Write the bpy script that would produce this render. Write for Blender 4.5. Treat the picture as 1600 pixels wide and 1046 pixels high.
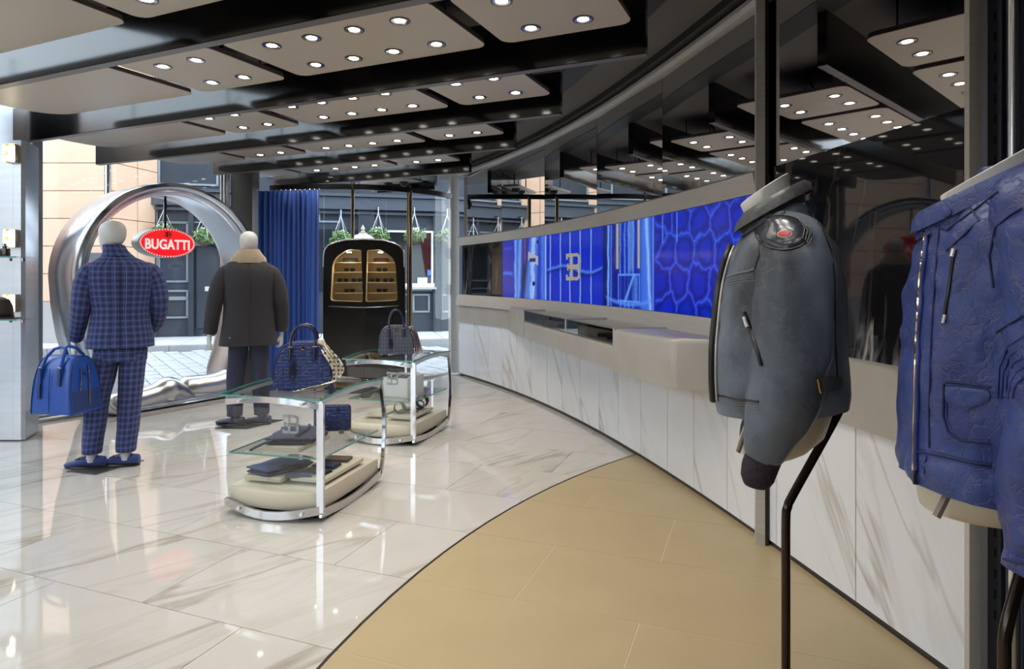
import bpy, bmesh, math, random
import numpy as np
from mathutils import Vector, Matrix
random.seed(7)
R = math.radians
S = bpy.context.scene
for o in list(bpy.data.objects): bpy.data.objects.remove(o)
COL = S.collection

# ------------------------------------------------------------------ camera
F, H, HY = 1010.0, 1.43, 433.0        # focal length in pixels of a 1600 px wide frame, eye height, horizon row
cam = bpy.data.cameras.new('camera'); co = bpy.data.objects.new('camera', cam); COL.objects.link(co)
cam.sensor_width = 36; cam.sensor_fit = 'HORIZONTAL'; cam.lens = 36*F/1600
cam.shift_y = (HY-523)/1600; cam.clip_start = .02; cam.clip_end = 300
co.location = (0, 0, H); co.rotation_euler = (R(90), 0, 0)
S.camera = co
# ------------------------------------------------------------------ world, exposure
S.view_settings.view_transform = 'Standard'; S.view_settings.look = 'None'
S.view_settings.exposure = 0.0; S.view_settings.gamma = 1.0; S.view_settings.use_curve_mapping = False
W = bpy.data.worlds.new('world'); S.world = W; W.use_nodes = True
wn = W.node_tree; bg = wn.nodes['Background']
bg.inputs['Color'].default_value = (.76, .87, 1.0, 1); bg.inputs['Strength'].default_value = 5.0
SPOT_W = 10.0                            # watts of every ceiling downlight
WARM = (1.0, .94, .85)
cy = S.cycles
try:
    cy.use_denoising = True; cy.max_bounces = 9; cy.diffuse_bounces = 4; cy.glossy_bounces = 5
    cy.transmission_bounces = 6; cy.transparent_max_bounces = 24; cy.sample_clamp_indirect = 4.0; cy.sample_clamp_direct = 0
    cy.caustics_reflective = False; cy.caustics_refractive = False; cy.use_light_tree = True
except Exception: pass

# ------------------------------------------------------------------ helpers
def G(px, py):                          # the floor point seen at a pixel
    Y = H*F/(py-HY); return Vector(((px-800)/F*Y, Y, 0))
def P(px, py, Y):                       # the point seen at a pixel at depth Y
    return Vector(((px-800)/F*Y, Y, H-(py-HY)/F*Y))
class MB:
    """collects shapes and links them as ONE mesh object"""
    def __init__(s): s.v=[]; s.f=[]; s.uv=[]; s.hasuv=False; s.mi=[]
    def add(s, vs, fs, uvs=None, m=0):
        b=len(s.v); s.v+= [tuple(p) for p in vs]
        for i,f in enumerate(fs):
            s.f.append(tuple(b+k for k in f)); s.mi.append(m)
            if uvs: s.uv.append(uvs[i]); s.hasuv=True
            else: s.uv.append([(0,0)]*len(f))
        return s
    def box(s, c, d, rz=0, rx=0, ry=0, bev=0, m=0):
        x,y,z=d[0]/2,d[1]/2,d[2]/2
        M=Matrix.Translation(Vector(c))@Matrix.Rotation(rz,4,'Z')@Matrix.Rotation(ry,4,'Y')@Matrix.Rotation(rx,4,'X')
        if bev<=0:
            vs=[(a*x,b*y,e*z) for e in(-1,1) for b in(-1,1) for a in(-1,1)]
            fs=[(0,2,3,1),(4,5,7,6),(0,1,5,4),(2,6,7,3),(0,4,6,2),(1,3,7,5)]
            return s.add([M@Vector(v) for v in vs],fs,m=m)
        bm=bmesh.new(); bmesh.ops.create_cube(bm,size=1); bmesh.ops.scale(bm,vec=d,verts=bm.verts)
        bmesh.ops.bevel(bm,geom=bm.edges[:],offset=bev,segments=2,affect='EDGES',profile=.6)
        bm.verts.index_update()
        s.add([M@v.co for v in bm.verts],[[v.index for v in f.verts] for f in bm.faces],m=m); bm.free(); return s
    def tube(s, path, r, n=10, cap=True, m=0, sq=None):
        """round (or flat, sq=(w,h) half sizes) tube along a path; r number or list"""
        pts=[Vector(p) for p in path]; k=len(pts); rings=[]
        up=None
        for i,p in enumerate(pts):
            t=(pts[min(i+1,k-1)]-pts[max(i-1,0)]).normalized()
            if up is None:
                a=Vector((0,0,1)) if abs(t.z)<.9 else Vector((1,0,0))
                up=(a-t*a.dot(t)).normalized()
            else:
                up=(up-t*up.dot(t)); up=up.normalized() if up.length>1e-6 else Vector((1,0,0))
            sd=t.cross(up); rr=r[i] if isinstance(r,(list,tuple)) else r
            if sq: rings.append([p+sd*(sq[0]*a)+up*(sq[1]*b) for a,b in((-1,-1),(1,-1),(1,1),(-1,1))])
            else: rings.append([p+(sd*math.cos(2*math.pi*j/n)+up*math.sin(2*math.pi*j/n))*rr for j in range(n)])
        return s.loft(rings,cap,m)
    def loft(s, rings, cap=True, m=0, closed=False):
        n=len(rings[0]); vs=[Vector(p) for r in rings for p in r]; fs=[]; uvs=[]
        k=len(rings); cu=[[0] for _ in rings]
        for i,r in enumerate(rings):
            for j in range(n): cu[i].append(cu[i][-1]+(Vector(r[(j+1)%n])-Vector(r[j])).length)
        av=[max(c[-1] for c in cu)*j/n for j in range(n+1)]
        cv=[0]
        for i in range(1,k): cv.append(cv[-1]+sum(((Vector(rings[i][j])-Vector(rings[i-1][j])).length for j in range(0,n,max(1,n//4))))/len(range(0,n,max(1,n//4))))
        for i in range(k if closed else k-1):
            i2=(i+1)%k
            for j in range(n):
                j2=(j+1)%n
                fs.append((i*n+j,i*n+j2,i2*n+j2,i2*n+j)); uvs.append([(av[j],cv[i]),(av[j+1],cv[i]),(av[j+1],cv[i2]),(av[j],cv[i2])])
        if cap and not closed:
            fs.append(tuple(range(n))[::-1]); uvs.append([(0,0)]*n)
            fs.append(tuple((k-1)*n+j for j in range(n))); uvs.append([(0,0)]*n)
        return s.add(vs,fs,uvs,m)
    def lathe(s, prof, c=(0,0,0), n=24, m=0, cap=True):
        c=Vector(c)
        rings=[[c+Vector((r*math.cos(2*math.pi*j/n),r*math.sin(2*math.pi*j/n),z)) for j in range(n)] for r,z in prof]
        return s.loft(rings,cap,m)
    def prism(s, poly, z0, z1, m=0):     # poly: list of (x,y)
        n=len(poly); vs=[(x,y,z0) for x,y in poly]+[(x,y,z1) for x,y in poly]
        fs=[tuple(range(n))[::-1],tuple(range(n,2*n))]+[(i,(i+1)%n,n+(i+1)%n,n+i) for i in range(n)]
        return s.add(vs,fs,m=m)
    def ext(s, poly, o, ax, ay, d, m=0):   # polygon in the plane o+ax*x+ay*y pushed out by vector d
        o,ax,ay,d=map(Vector,(o,ax,ay,d)); n=len(poly)
        vs=[o+ax*x+ay*y for x,y in poly]; vs+= [v+d for v in vs]
        fs=[tuple(range(n))[::-1],tuple(range(n,2*n))]+[(i,(i+1)%n,n+(i+1)%n,n+i) for i in range(n)]
        return s.add(vs,fs,m=m)
    def build(s, name, mat, parent=None, smooth=True, ang=35, **props):
        me=bpy.data.meshes.new(name); me.from_pydata(s.v,[],s.f); 
        mats=mat if isinstance(mat,(list,tuple)) else [mat]
        for q in mats: me.materials.append(q)
        if len(mats)>1: me.polygons.foreach_set('material_index',s.mi)
        if s.hasuv:
            l=me.uv_layers.new(name='UVMap'); flat=[c for f in s.uv for p in f for c in p]; l.data.foreach_set('uv',flat)
        bm=bmesh.new(); bm.from_mesh(me); bmesh.ops.recalc_face_normals(bm,faces=bm.faces); bm.to_mesh(me); bm.free()
        if smooth:
            me.shade_smooth()
            try: me.set_sharp_from_angle(angle=R(ang))
            except Exception: pass
        return link(name,me,parent,**props)
def link(name, data, parent=None, loc=None, rz=None, **props):
    o=bpy.data.objects.new(name,data); COL.objects.link(o)
    if parent: o.parent=parent
    if loc is not None: o.location=loc
    if rz is not None: o.rotation_euler=(0,0,rz)
    for k,v in props.items(): o[k]=v
    return o
def thing(name,label,cat,loc=(0,0,0),rz=0,group=None):
    o=link(name,None,None,loc,rz,label=label,category=cat); o.empty_display_size=.1
    if group: o['group']=group
    return o
def tag(o,label,cat,group=None):
    o['label']=label; o['category']=cat
    if group: o['group']=group
    return o
def struct(name,parent=None): return link(name,None,parent,kind='structure')
def sub(o,levels=1,simple=False):
    md=o.modifiers.new('subdivision','SUBSURF'); md.levels=levels; md.render_levels=levels
    return o
def rrect(w,h,r,n=5,cx=0,cy=0):
    out=[]; r4=r if isinstance(r,(list,tuple)) else [r]*4
    for (sx,sy,a0),rr in zip(((1,1,0),(-1,1,90),(-1,-1,180),(1,-1,270)),r4):
        for k in range(n+1):
            a=R(a0+90*k/n); out.append((cx+sx*(w/2-rr)+rr*math.cos(a),cy+sy*(h/2-rr)+rr*math.sin(a)))
    return out
def sell(c,a,b,n=28,e=2.3,rz=0,fn=None):   # superellipse ring, horizontal
    out=[]
    for j in range(n):
        t=2*math.pi*j/n; ct,st=math.cos(t),math.sin(t)
        k=1+(fn(t) if fn else 0)
        x=a*k*math.copysign(abs(ct)**(2/e),ct); y=b*k*math.copysign(abs(st)**(2/e),st)
        out.append(Vector((c[0]+x*math.cos(rz)-y*math.sin(rz),c[1]+x*math.sin(rz)+y*math.cos(rz),c[2])))
    return out
def smoothpath(pts,n=6):
    P_=[Vector(p) for p in pts]; out=[]
    for i in range(len(P_)-1):
        p0=P_[max(i-1,0)];p1=P_[i];p2=P_[i+1];p3=P_[min(i+2,len(P_)-1)]
        for k in range(n):
            t=k/n; out.append(.5*((2*p1)+(p2-p0)*t+(2*p0-5*p1+4*p2-p3)*t*t+(3*p1-p0-3*p2+p3)*t**3))
    out.append(P_[-1]); return out
def clip(poly, nx, ny, c):               # keep the part with nx*x+ny*y<=c
    out=[]
    for i in range(len(poly)):
        a,b=poly[i],poly[(i+1)%len(poly)]; da=nx*a[0]+ny*a[1]-c; db=nx*b[0]+ny*b[1]-c
        if da<=0: out.append(a)
        if (da<0<db) or (db<0<da):
            t=da/(da-db); out.append((a[0]+(b[0]-a[0])*t,a[1]+(b[1]-a[1])*t))
    return out

# ------------------------------------------------------------------ materials
MATS={}
def mat(name,col,rough=.5,metal=0,spec=.5,coat=0,emit=None,es=0,bump=None,trans=0,alpha=1,ior=None,aniso=0,sheen=0,var=None):
    """bump=(scale,strength[,kind]); var=(scale,other colour[,stretch])"""
    m=bpy.data.materials.new(name); m.use_nodes=True; MATS[name]=m
    nt=m.node_tree; b=nt.nodes['Principled BSDF']
    b.inputs['Base Color'].default_value=(*col,1); b.inputs['Roughness'].default_value=rough; b.inputs['Metallic'].default_value=metal
    b.inputs['Specular IOR Level'].default_value=spec; b.inputs['Coat Weight'].default_value=coat; b.inputs['Coat Roughness'].default_value=.05
    b.inputs['Transmission Weight'].default_value=trans
    if sheen: b.inputs['Sheen Weight'].default_value=sheen
    if ior: b.inputs['IOR'].default_value=ior
    if emit: b.inputs['Emission Color'].default_value=(*emit,1); b.inputs['Emission Strength'].default_value=es
    tc=nt.nodes.new('ShaderNodeTexCoord')
    if var:
        mp=nt.nodes.new('ShaderNodeMapping'); nt.links.new(tc.outputs['Object'],mp.inputs[0])
        if len(var)>2: mp.inputs['Scale'].default_value=var[2]
        n=nt.nodes.new('ShaderNodeTexNoise'); n.inputs['Scale'].default_value=var[0]; n.inputs['Detail'].default_value=5
        nt.links.new(mp.outputs[0],n.inputs['Vector'])
        mr=nt.nodes.new('ShaderNodeMapRange'); mr.inputs[1].default_value=.35; mr.inputs[2].default_value=.68; nt.links.new(n.outputs['Fac'],mr.inputs[0])
        mx=nt.nodes.new('ShaderNodeMix'); mx.data_type='RGBA'; mx.inputs[6].default_value=(*col,1); mx.inputs[7].default_value=(*var[1],1)
        nt.links.new(mr.outputs[0],mx.inputs[0]); nt.links.new(mx.outputs[2],b.inputs['Base Color'])
    if bump:
        kind=bump[2] if len(bump)>2 else 'noise'
        if kind=='voronoi':
            n=nt.nodes.new('ShaderNodeTexVoronoi'); n.feature='DISTANCE_TO_EDGE'; out=n.outputs['Distance']
        else: n=nt.nodes.new('ShaderNodeTexNoise'); n.inputs['Detail'].default_value=4; out=n.outputs['Fac']
        n.inputs['Scale'].default_value=bump[0]; nt.links.new(tc.outputs['Object'],n.inputs['Vector'])
        if kind=='voronoi':
            mr=nt.nodes.new('ShaderNodeMapRange'); mr.inputs[1].default_value=0; mr.inputs[2].default_value=.12; nt.links.new(out,mr.inputs[0]); out=mr.outputs[0]
        bp=nt.nodes.new('ShaderNodeBump'); bp.inputs['Strength'].default_value=bump[1]; bp.inputs['Distance'].default_value=.01
        nt.links.new(out,bp.inputs['Height']); nt.links.new(bp.outputs[0],b.inputs['Normal'])
    return m
def nodes_of(m): return m.node_tree, m.node_tree.nodes['Principled BSDF']
def N(nt,t,**k):
    n=nt.nodes.new('ShaderNode'+t)
    for a,b in k.items(): setattr(n,a,b)
    return n
def marble(name,base,vein,dirv,scale,rough,perpiece=True,density=.5,plane='floor',spec_=.5,sparse=.5):
    """directional veins: noise ridges on coordinates stretched along dirv (an angle in the slab's plane)"""
    m=mat(name,base,rough,spec=spec_); nt,b=nodes_of(m)
    geo=N(nt,'NewGeometry'); oi=N(nt,'ObjectInfo')
    mp=N(nt,'Mapping'); 
    add=N(nt,'VectorMath',operation='ADD'); sc=N(nt,'VectorMath',operation='SCALE'); cb=N(nt,'CombineXYZ')
    for i in range(3): nt.links.new(oi.outputs['Random'],cb.inputs[i])
    nt.links.new(cb.outputs[0],sc.inputs[0]); sc.inputs['Scale'].default_value=37.0 if perpiece else 0
    nt.links.new(geo.outputs['Position'],mp.inputs[0])
    if plane=='floor': mp.inputs['Rotation'].default_value=(0,0,-dirv)
    else: mp.inputs['Rotation'].default_value=(dirv,0,0)
    mp2=N(nt,'Mapping'); mp2.inputs['Scale'].default_value=(.16,1,1) if plane=='floor' else (.6,.16,1)
    nt.links.new(mp.outputs[0],mp2.inputs[0])
    nt.links.new(mp2.outputs[0],add.inputs[0]); nt.links.new(sc.outputs[0],add.inputs[1])
    def ridge(s,det,w,dist):
        n=N(nt,'TexNoise'); n.inputs['Scale'].default_value=s; n.inputs['Detail'].default_value=det; n.inputs['Distortion'].default_value=dist
        nt.links.new(add.outputs[0],n.inputs['Vector'])
        a=N(nt,'Math',operation='SUBTRACT'); a.inputs[1].default_value=.5; nt.links.new(n.outputs['Fac'],a.inputs[0])
        c=N(nt,'Math',operation='ABSOLUTE'); nt.links.new(a.outputs[0],c.inputs[0])
        r=N(nt,'MapRange'); r.inputs[1].default_value=0; r.inputs[2].default_value=w; r.inputs[3].default_value=1; r.inputs[4].default_value=0
        nt.links.new(c.outputs[0],r.inputs[0]); return r.outputs[0]
    r1=ridge(scale,5,.018,.6); r2=ridge(scale*2.3,6,.05,1.0)
    nm=N(nt,'TexNoise'); nm.inputs['Scale'].default_value=scale*.9; nt.links.new(add.outputs[0],nm.inputs['Vector'])
    mk=N(nt,'MapRange'); mk.inputs[1].default_value=sparse-.07; mk.inputs[2].default_value=sparse+.13; nt.links.new(nm.outputs['Fac'],mk.inputs[0])
    m1=N(nt,'Math',operation='MULTIPLY'); nt.links.new(r1,m1.inputs[0]); nt.links.new(mk.outputs[0],m1.inputs[1])
    m2=N(nt,'Math',operation='MULTIPLY'); nt.links.new(r2,m2.inputs[0]); nt.links.new(mk.outputs[0],m2.inputs[1])
    s2=N(nt,'Math',operation='MULTIPLY'); s2.inputs[1].default_value=.35*density; nt.links.new(m2.outputs[0],s2.inputs[0])
    s1=N(nt,'Math',operation='MULTIPLY'); s1.inputs[1].default_value=density; nt.links.new(m1.outputs[0],s1.inputs[0])
    tot=N(nt,'Math',operation='ADD',use_clamp=True); nt.links.new(s1.outputs[0],tot.inputs[0]); nt.links.new(s2.outputs[0],tot.inputs[1])
    mx=N(nt,'Mix',data_type='RGBA'); mx.inputs[6].default_value=(*base,1); mx.inputs[7].default_value=(*vein,1)
    nt.links.new(tot.outputs[0],mx.inputs[0]); nt.links.new(mx.outputs[2],b.inputs['Base Color'])
    return m
def thin_glass(name,tint=(1,1,1),refl=1.0,rough=0.0):
    m=bpy.data.materials.new(name); m.use_nodes=True; nt=m.node_tree; nt.nodes.clear(); MATS[name]=m
    out=N(nt,'OutputMaterial'); tr=N(nt,'BsdfTransparent'); tr.inputs[0].default_value=(*tint,1)
    gl=N(nt,'BsdfGlossy'); gl.inputs['Roughness'].default_value=rough; fr=N(nt,'Fresnel'); geo=N(nt,'NewGeometry'); io=N(nt,'MapRange'); io.inputs[3].default_value=1.45; io.inputs[4].default_value=1/1.45; nt.links.new(geo.outputs['Backfacing'],io.inputs[0]); nt.links.new(io.outputs[0],fr.inputs[0])
    ml=N(nt,'Math',operation='MULTIPLY'); ml.inputs[1].default_value=refl; nt.links.new(fr.outputs[0],ml.inputs[0])
    mx=N(nt,'MixShader'); nt.links.new(ml.outputs[0],mx.inputs[0]); nt.links.new(tr.outputs[0],mx.inputs[1]); nt.links.new(gl.outputs[0],mx.inputs[2])
    nt.links.new(mx.outputs[0],out.inputs[0]); return m
M_floor=marble('floor_marble',(.545,.512,.470),(.27,.215,.15),R(46),1.5,.04,density=.52,sparse=.48)
M_wallm=marble('wall_marble',(.76,.775,.81),(.42,.38,.31),R(-58),1.5,.10,plane='wall',density=.62,sparse=.47)
M_black=marble('black_marble',(.008,.008,.010),(.65,.62,.6),R(80),3.4,.03,plane='wall',density=.75,sparse=.60,perpiece=False,spec_=.25)
M_inlay=mat('sand_tile',(.43,.338,.195),.36,spec=.3,var=(3,(.41,.32,.182)))
M_joint=mat('pale_joint',(.70,.56,.33),.5)
M_grout=mat('dark_grout',(.10,.08,.06),.7)
M_panel=mat('stone_lacquer',(.58,.505,.41),.42,spec=.4)
M_panelside=mat('panel_edge',(.16,.13,.11),.5)
M_lacq=mat('black_lacquer',(.006,.005,.0045),.15,spec=.75)
M_baff_under=mat('baffle_under',(.16,.145,.14),.4)
M_ceil=mat('ceiling_grey',(.145,.132,.12),.6)
M_ceil2=mat('ceiling_dark',(.02,.019,.018),.5)
M_chrome=mat('chrome',(.60,.60,.61),.10,1.0)
M_polish=mat('polished_aluminium',(.66,.69,.73),.24,1.0)
M_satin=mat('satin_aluminium',(.62,.62,.62),.30,1.0)
M_steel=mat('brushed_steel',(.55,.53,.50),.38,.25,var=(4,(.48,.46,.43),(1,1,14)))
M_frame=mat('champagne_metal',(.62,.60,.555),.4,.35,var=(5,(.58,.555,.51),(1,1,12)))
M_counter=mat('pewter_leather',(.50,.47,.425),.42,.3,bump=(160,.15),var=(3,(.44,.41,.37)))
M_mirror=mat('bronze_mirror',(.78,.76,.73),.012,1.0)
M_glass=thin_glass('clear_glass',(.97,.99,.98),.9)
M_glassg=thin_glass('green_edge_glass',(.975,.993,.988),1.0)
M_glassedge=mat('glass_edge',(.10,.34,.30),.1,spec=.6)
M_white=mat('mannequin_white',(.72,.71,.68),.42)
M_cream=mat('cream_leather',(.62,.56,.44),.42,bump=(200,.06))
M_dark=mat('near_black',(.012,.012,.013),.3)
M_lens=mat('lamp_lens',(1,1,1),.3,emit=(1,.93,.80),es=14)
M_reflector=mat('lamp_reflector',(.9,.88,.82),.12,1.0)
M_rimgrey=mat('lamp_rim',(.10,.10,.11),.3,.6)
M_blue=mat('blue_velvet',(.018,.085,.40),.5,sheen=.4)
M_silver=mat('zip_silver',(.78,.78,.77),.25,.35)
M_gold=mat('bronze_post',(.34,.27,.17),.14,1.0)
M_brass=mat('brass',(.52,.40,.20),.14,1.0)
# ================================================================== STRUCTURE
def wx(Y): return -0.0023466*Y**3+.0093901*Y*Y-.16516407*Y+1.91491981     # plan curve of the right wall
def wpx(px):                              # depth where a pixel column meets the wall
    lo,hi=1.5,9.6
    for _ in range(50):
        mid=(lo+hi)/2
        if wx(mid)/mid*F+800>px: lo=mid
        else: hi=mid
    return (lo+hi)/2
def wpt(Y,off=0):                         # wall point at depth Y, pushed off into the room
    s=-0.0070398*Y*Y+.0187802*Y-.16516407
    n=Vector((-1,s,0)).normalized()
    return Vector((wx(Y),Y,0))+n*off
YE, YF = 2.2, 9.42                        # near and far end of the curved wall
def strip(mb,Y0,Y1,z0,z1,off,th,n=12):    # curved slab following the wall
    rings=[]
    for k in range(n+1):
        Y=Y0+(Y1-Y0)*k/n; a=wpt(Y,off); b=wpt(Y,off-th)
        rings.append([(a.x,a.y,z0),(a.x,a.y,z1),(b.x,b.y,z1),(b.x,b.y,z0)])
    return mb.loft(rings)
ZC=3.02
# ---- floor
floor=struct('floor')
MB().prism([(-6.2,-4),(2.6,-4),(2.6,3),(1.9,3),(-.5,9.7),(-2.2,8.75),(-3.4,8.9),(-6.2,4.2)],-.10,-.006).build('floor_bed',M_grout,floor)
A=Vector((-.934,.357)).normalized(); B=Vector((.357,.934)).normalized()
AC=(4.941,.892); AR=5.837                 # the inlay's circular edge
def planpoly(t0,t1,c0,c1): return [tuple(A*t+B*c) for t,c in((t0,c0),(t1,c0),(t1,c1),(t0,c1))]
glassline=lambda p:(p[0]+4.72)*-.836+(p[1]-6.62)*.549
gt=.0015
for n in range(-6,16):
    c0=2.07+.61*n; t0=2.53 if n%2==0 else 1.97
    for k in range(-4,6):
        a=t0+1.11*k
        pl=planpoly(a+gt,a+1.11-gt,c0+gt,c0+.61-gt)
        pl=clip(pl,-1,0,6.1); pl=clip(pl,-.836,.549,.836*4.72+.549*6.62) if pl else pl
        if pl: pl=clip(pl,0,1,9.6)
        for Yk in (9,7.5,6,4.8,3.6,2.4,1.0):
            if not pl: break
            s=-0.0070398*Yk*Yk+.0187802*Yk-.16516407
            nv=Vector((1,-s)).normalized(); pl=clip(pl,nv.x,nv.y,nv.x*(wx(Yk)+.03)+nv.y*Yk)
        if pl: pl=clip(pl,.45,.89,.45*-1.0+.89*9.45)
        if not pl or len(pl)<3: continue
        cx=sum(p[0] for p in pl)/len(pl); cyy=sum(p[1] for p in pl)/len(pl)
        if cyy<-2.6: continue
        if all((x-AC[0])**2+(y-AC[1])**2<(AR-.05)**2 for x,y in pl): continue     # wholly under the sand inlay
        MB().prism([(x-cx,y-cyy) for x,y in pl],-.02,0).build('tile',M_floor,floor,smooth=False).location=(cx,cyy,0)
# sand coloured inlay, its own slabs with pale joints
arc=[R(90+90*k/40) for k in range(0,41)]
inb=[(AC[0]+(AR-.012)*math.cos(R(a)),AC[1]+(AR-.012)*math.sin(R(a))) for a in range(118,262,2)]
inb_in=[p for p in inb]
def inlayclip(pl,rad):
    for a in range(118,262,3):
        ca,sa=math.cos(R(a)),math.sin(R(a)); pl=clip(pl,ca,sa,ca*AC[0]+sa*AC[1]+rad)
        if not pl: return pl
    for Yk in (6,4.8,3.6,2.4,1.0,-1):
        s=-0.0070398*Yk*Yk+.0187802*Yk-.16516407 if Yk>2 else -.165
        nv=Vector((1,-s)).normalized(); pl=clip(pl,nv.x,nv.y,nv.x*(wx(Yk)+.02)+nv.y*Yk)
        if not pl: return pl
    return pl
bed=inlayclip([(-2,-2.5),(3,-2.5),(3,7),(-2,7)],AR-.006)
MB().prism(bed,-.005,.0045).build('inlay_bed',M_joint,floor,smooth=False)
for n in range(-7,8):
    c0=2.07+.61*n-.01; t0=(2.53 if n%2==0 else 1.97)+.15
    for k in range(-5,4):
        a=t0+1.11*k; g=.0022
        pl=inlayclip(clip(planpoly(a+g,a+1.11-g,c0+g,c0+.61-g),0,-1,2.5) or [(9,9)],AR-.012)
        if pl and len(pl)>2:
            cx=sum(p[0] for p in pl)/len(pl); cyy=sum(p[1] for p in pl)/len(pl)
            MB().prism([(x-cx,y-cyy) for x,y in pl],.0,.006).build('inlay_tile',M_inlay,floor,smooth=False).location=(cx,cyy,0)
m=MB(); rings=[]
for k in range(60):
    a=R(122+(262-122)*k/59); ca,sa=math.cos(a),math.sin(a)
    if AC[1]+AR*sa<-2.5: break
    rings.append([(AC[0]+r*ca,AC[1]+r*sa,z) for r,z in((AR-.012,0),(AR-.012,.007),(AR+.001,.007),(AR+.001,0))])
m.loft(rings).build('trim_1',mat('bronze_strip',(.045,.03,.02),.35,.6),None,kind='structure')

# ---- ceiling
ceil=struct('ceiling')
MB().prism([(-2.7,-4),(3,-4),(3,10.6),(-2.0,10.6),(-2.0,8.2),(-2.7,4.8)],ZC,ZC+.12).build('ceiling_slab',M_ceil,ceil)
MB().prism([(-6.4,-4),(-2.5,-4),(-2.5,5.0),(-1.9,8.5),(-1.9,10.6),(-4.0,10.6),(-4.0,8.9),(-5.4,6.3),(-5.6,5.4)],4.6,4.7).build('added_recess_soffit',M_ceil,ceil)  # unseen raised recess, added so the baffles mirror sky and daylight enters at left
MB().prism([(-2.6,-4),(-2.5,-4),(-2.5,4.8),(-1.9,8.2),(-1.9,10.6),(-2.0,10.6),(-2.0,8.2),(-2.6,4.8)],ZC+.12,4.6).build('added_recess_upstand',M_ceil,ceil)  # side of the added recess, out of view
m=MB(); rings=[]
for k in range(25):
    Y=-.5+10*k/24; Yc=max(Y,1.2); a=wpt(Yc,.42)+Vector((0,Y-Yc,0)); b=wpt(Yc,.62)+Vector((0,Y-Yc,0))
    rings.append([(a.x,a.y,ZC-.004),(b.x,b.y,ZC-.004),(b.x,b.y,ZC+.02),(a.x,a.y,ZC+.02)])
m.loft(rings).build('ceiling_groove',M_ceil2,ceil)
# ---- right wall
wall=struct('wall_right')
strip(MB(),-.3,YF,0,ZC,-.10,.10,24).build('wall_core',M_ceil2,wall)
# marble skirt panels
jp=[720,742,763,785,807.5,830,854.5,878,906,936,966,1001,1043,1084,1136,1213,1337,1521]
jY=[wpx(p) for p in jp]; jY[0]=YF
for i in range(len(jY)-1):
    y0,y1=jY[i],jY[i+1]; g=.002 if y0-y1<.3 else .0025
    a,b=wpt(y0-g,0),wpt(y1+g,0); nn=Vector((-(b-a).y,(b-a).x,0)).normalized()*-1
    if nn.x>0: nn=-nn
    mm=MB(); q=[a,b,b-nn*.03,a-nn*.03]; c=sum(q,Vector())/4
    mm.prism([((p-c).x,(p-c).y) for p in q],.035,.80).build('marble_panel',M_wallm,wall,smooth=False).location=(c.x,c.y,0)
strip(MB(),YE,YF,0,.035,-.012,.03,20).build('baseboard_right',mat('dark_plinth',(.05,.045,.04),.4),None,kind='structure')
# pewter ledge (flush with the wall, far end and near end)
strip(MB(),YE,wpx(1060),.787,1.085,.02,.06).build('ledge_near',M_counter,wall)
strip(MB(),8.0,YF,.785,1.01,.02,.06).build('ledge_far',M_counter,wall)
# screen frame: light metal beams above and below
YP=wpx(1193)
def beam(name,Y0,Y1,zs,offs):
    mm=MB(); rings=[]
    for k in range(19):
        Y=Y0+(Y1-Y0)*k/18; rings.append([(lambda p:(p.x,p.y,z))(wpt(Y,o)) for z,o in zip(zs,offs)])
    return mm.loft(rings).build(name,M_frame,wall)
beam('screen_beam',YP+.02,YF,(1.885,1.995,2.01,1.985,1.885),(.03,.055,.03,-.05,-.05))
beam('screen_beam',YP+.02,YF,(1.075,1.175,1.175,1.015,1.02),(.055,.03,-.05,-.05,.055))
# black marble panels
def flat(mb,Y0,Y1,z0,z1,off,th,tw=0):
    a,b=wpt(Y0,off),wpt(Y1,off+tw); n=Vector((-(b-a).y,(b-a).x,0)).normalized()
    if n.x<0: n=-n
    return mb.prism([(p.x,p.y) for p in(a,b,b+n*th,a+n*th)],z0,z1)
flat(MB(),YF,wpx(786),1.17,1.885,-.05,.04,.062).build('black_marble_panel',M_black,wall,smooth=False)
flat(MB(),wpx(1213),YE,1.085,2.005,.012,.04,.028).build('black_marble_panel',M_black,wall,smooth=False)
# mirror panes
mp=[718,783.6,851,932.6,1035,1190]
for i in range(5):
    flat(MB(),(YF if i==0 else wpx(mp[i]))-.002,wpx(mp[i+1])+.002,2.0,2.92,-.075 if i==0 else .0,.012,.075 if i==0 else 0).build('mirror_pane',M_mirror,wall,smooth=False)
flat(MB(),wpx(1213),YE,2.007,2.95,.0,.012).build('mirror_pane',M_mirror,wall,smooth=False)
# cornice rail
m=MB(); rings=[]
for k in range(31):
    Y=1.6+(YF-1.6)*k/30; rings.append([(lambda p:(p.x,p.y,z))(wpt(Y,o)) for z,o in((2.90,.03),(2.925,.05),(2.95,.05),(2.97,.03),(2.97,-.02),(2.90,-.02))])
m.loft(rings).build('trim_2',M_steel,None,kind='structure')
m=MB(); rings=[]
for k in range(31):
    Y=1.6+(YF-1.6)*k/30; rings.append([(lambda p:(p.x,p.y,z))(wpt(Y,o)) for z,o in((2.97,.10),(3.02,.10),(3.02,-.02),(2.97,-.02))])
m.loft(rings).build('trim_3',M_ceil2,None,kind='structure')
# steel posts in front of the wall
a=wpt(YP,.03)
t=struct('trim_4')
MB().box((a.x-.0,a.y-.02,ZC/2),(.045,.06,ZC),rz=-.25).build('post_face',M_steel,t)
MB().box((a.x+.03,a.y-.03,ZC/2),(.02,.05,ZC),rz=-.25).build('post_shadow_gap',M_dark,t)
a=wpt(2.2,.02)
t=struct('trim_5')
MB().box((a.x-.022,a.y-.05,ZC/2),(.036,.03,ZC),rz=-.15).build('post_face',M_frame,t)
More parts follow.
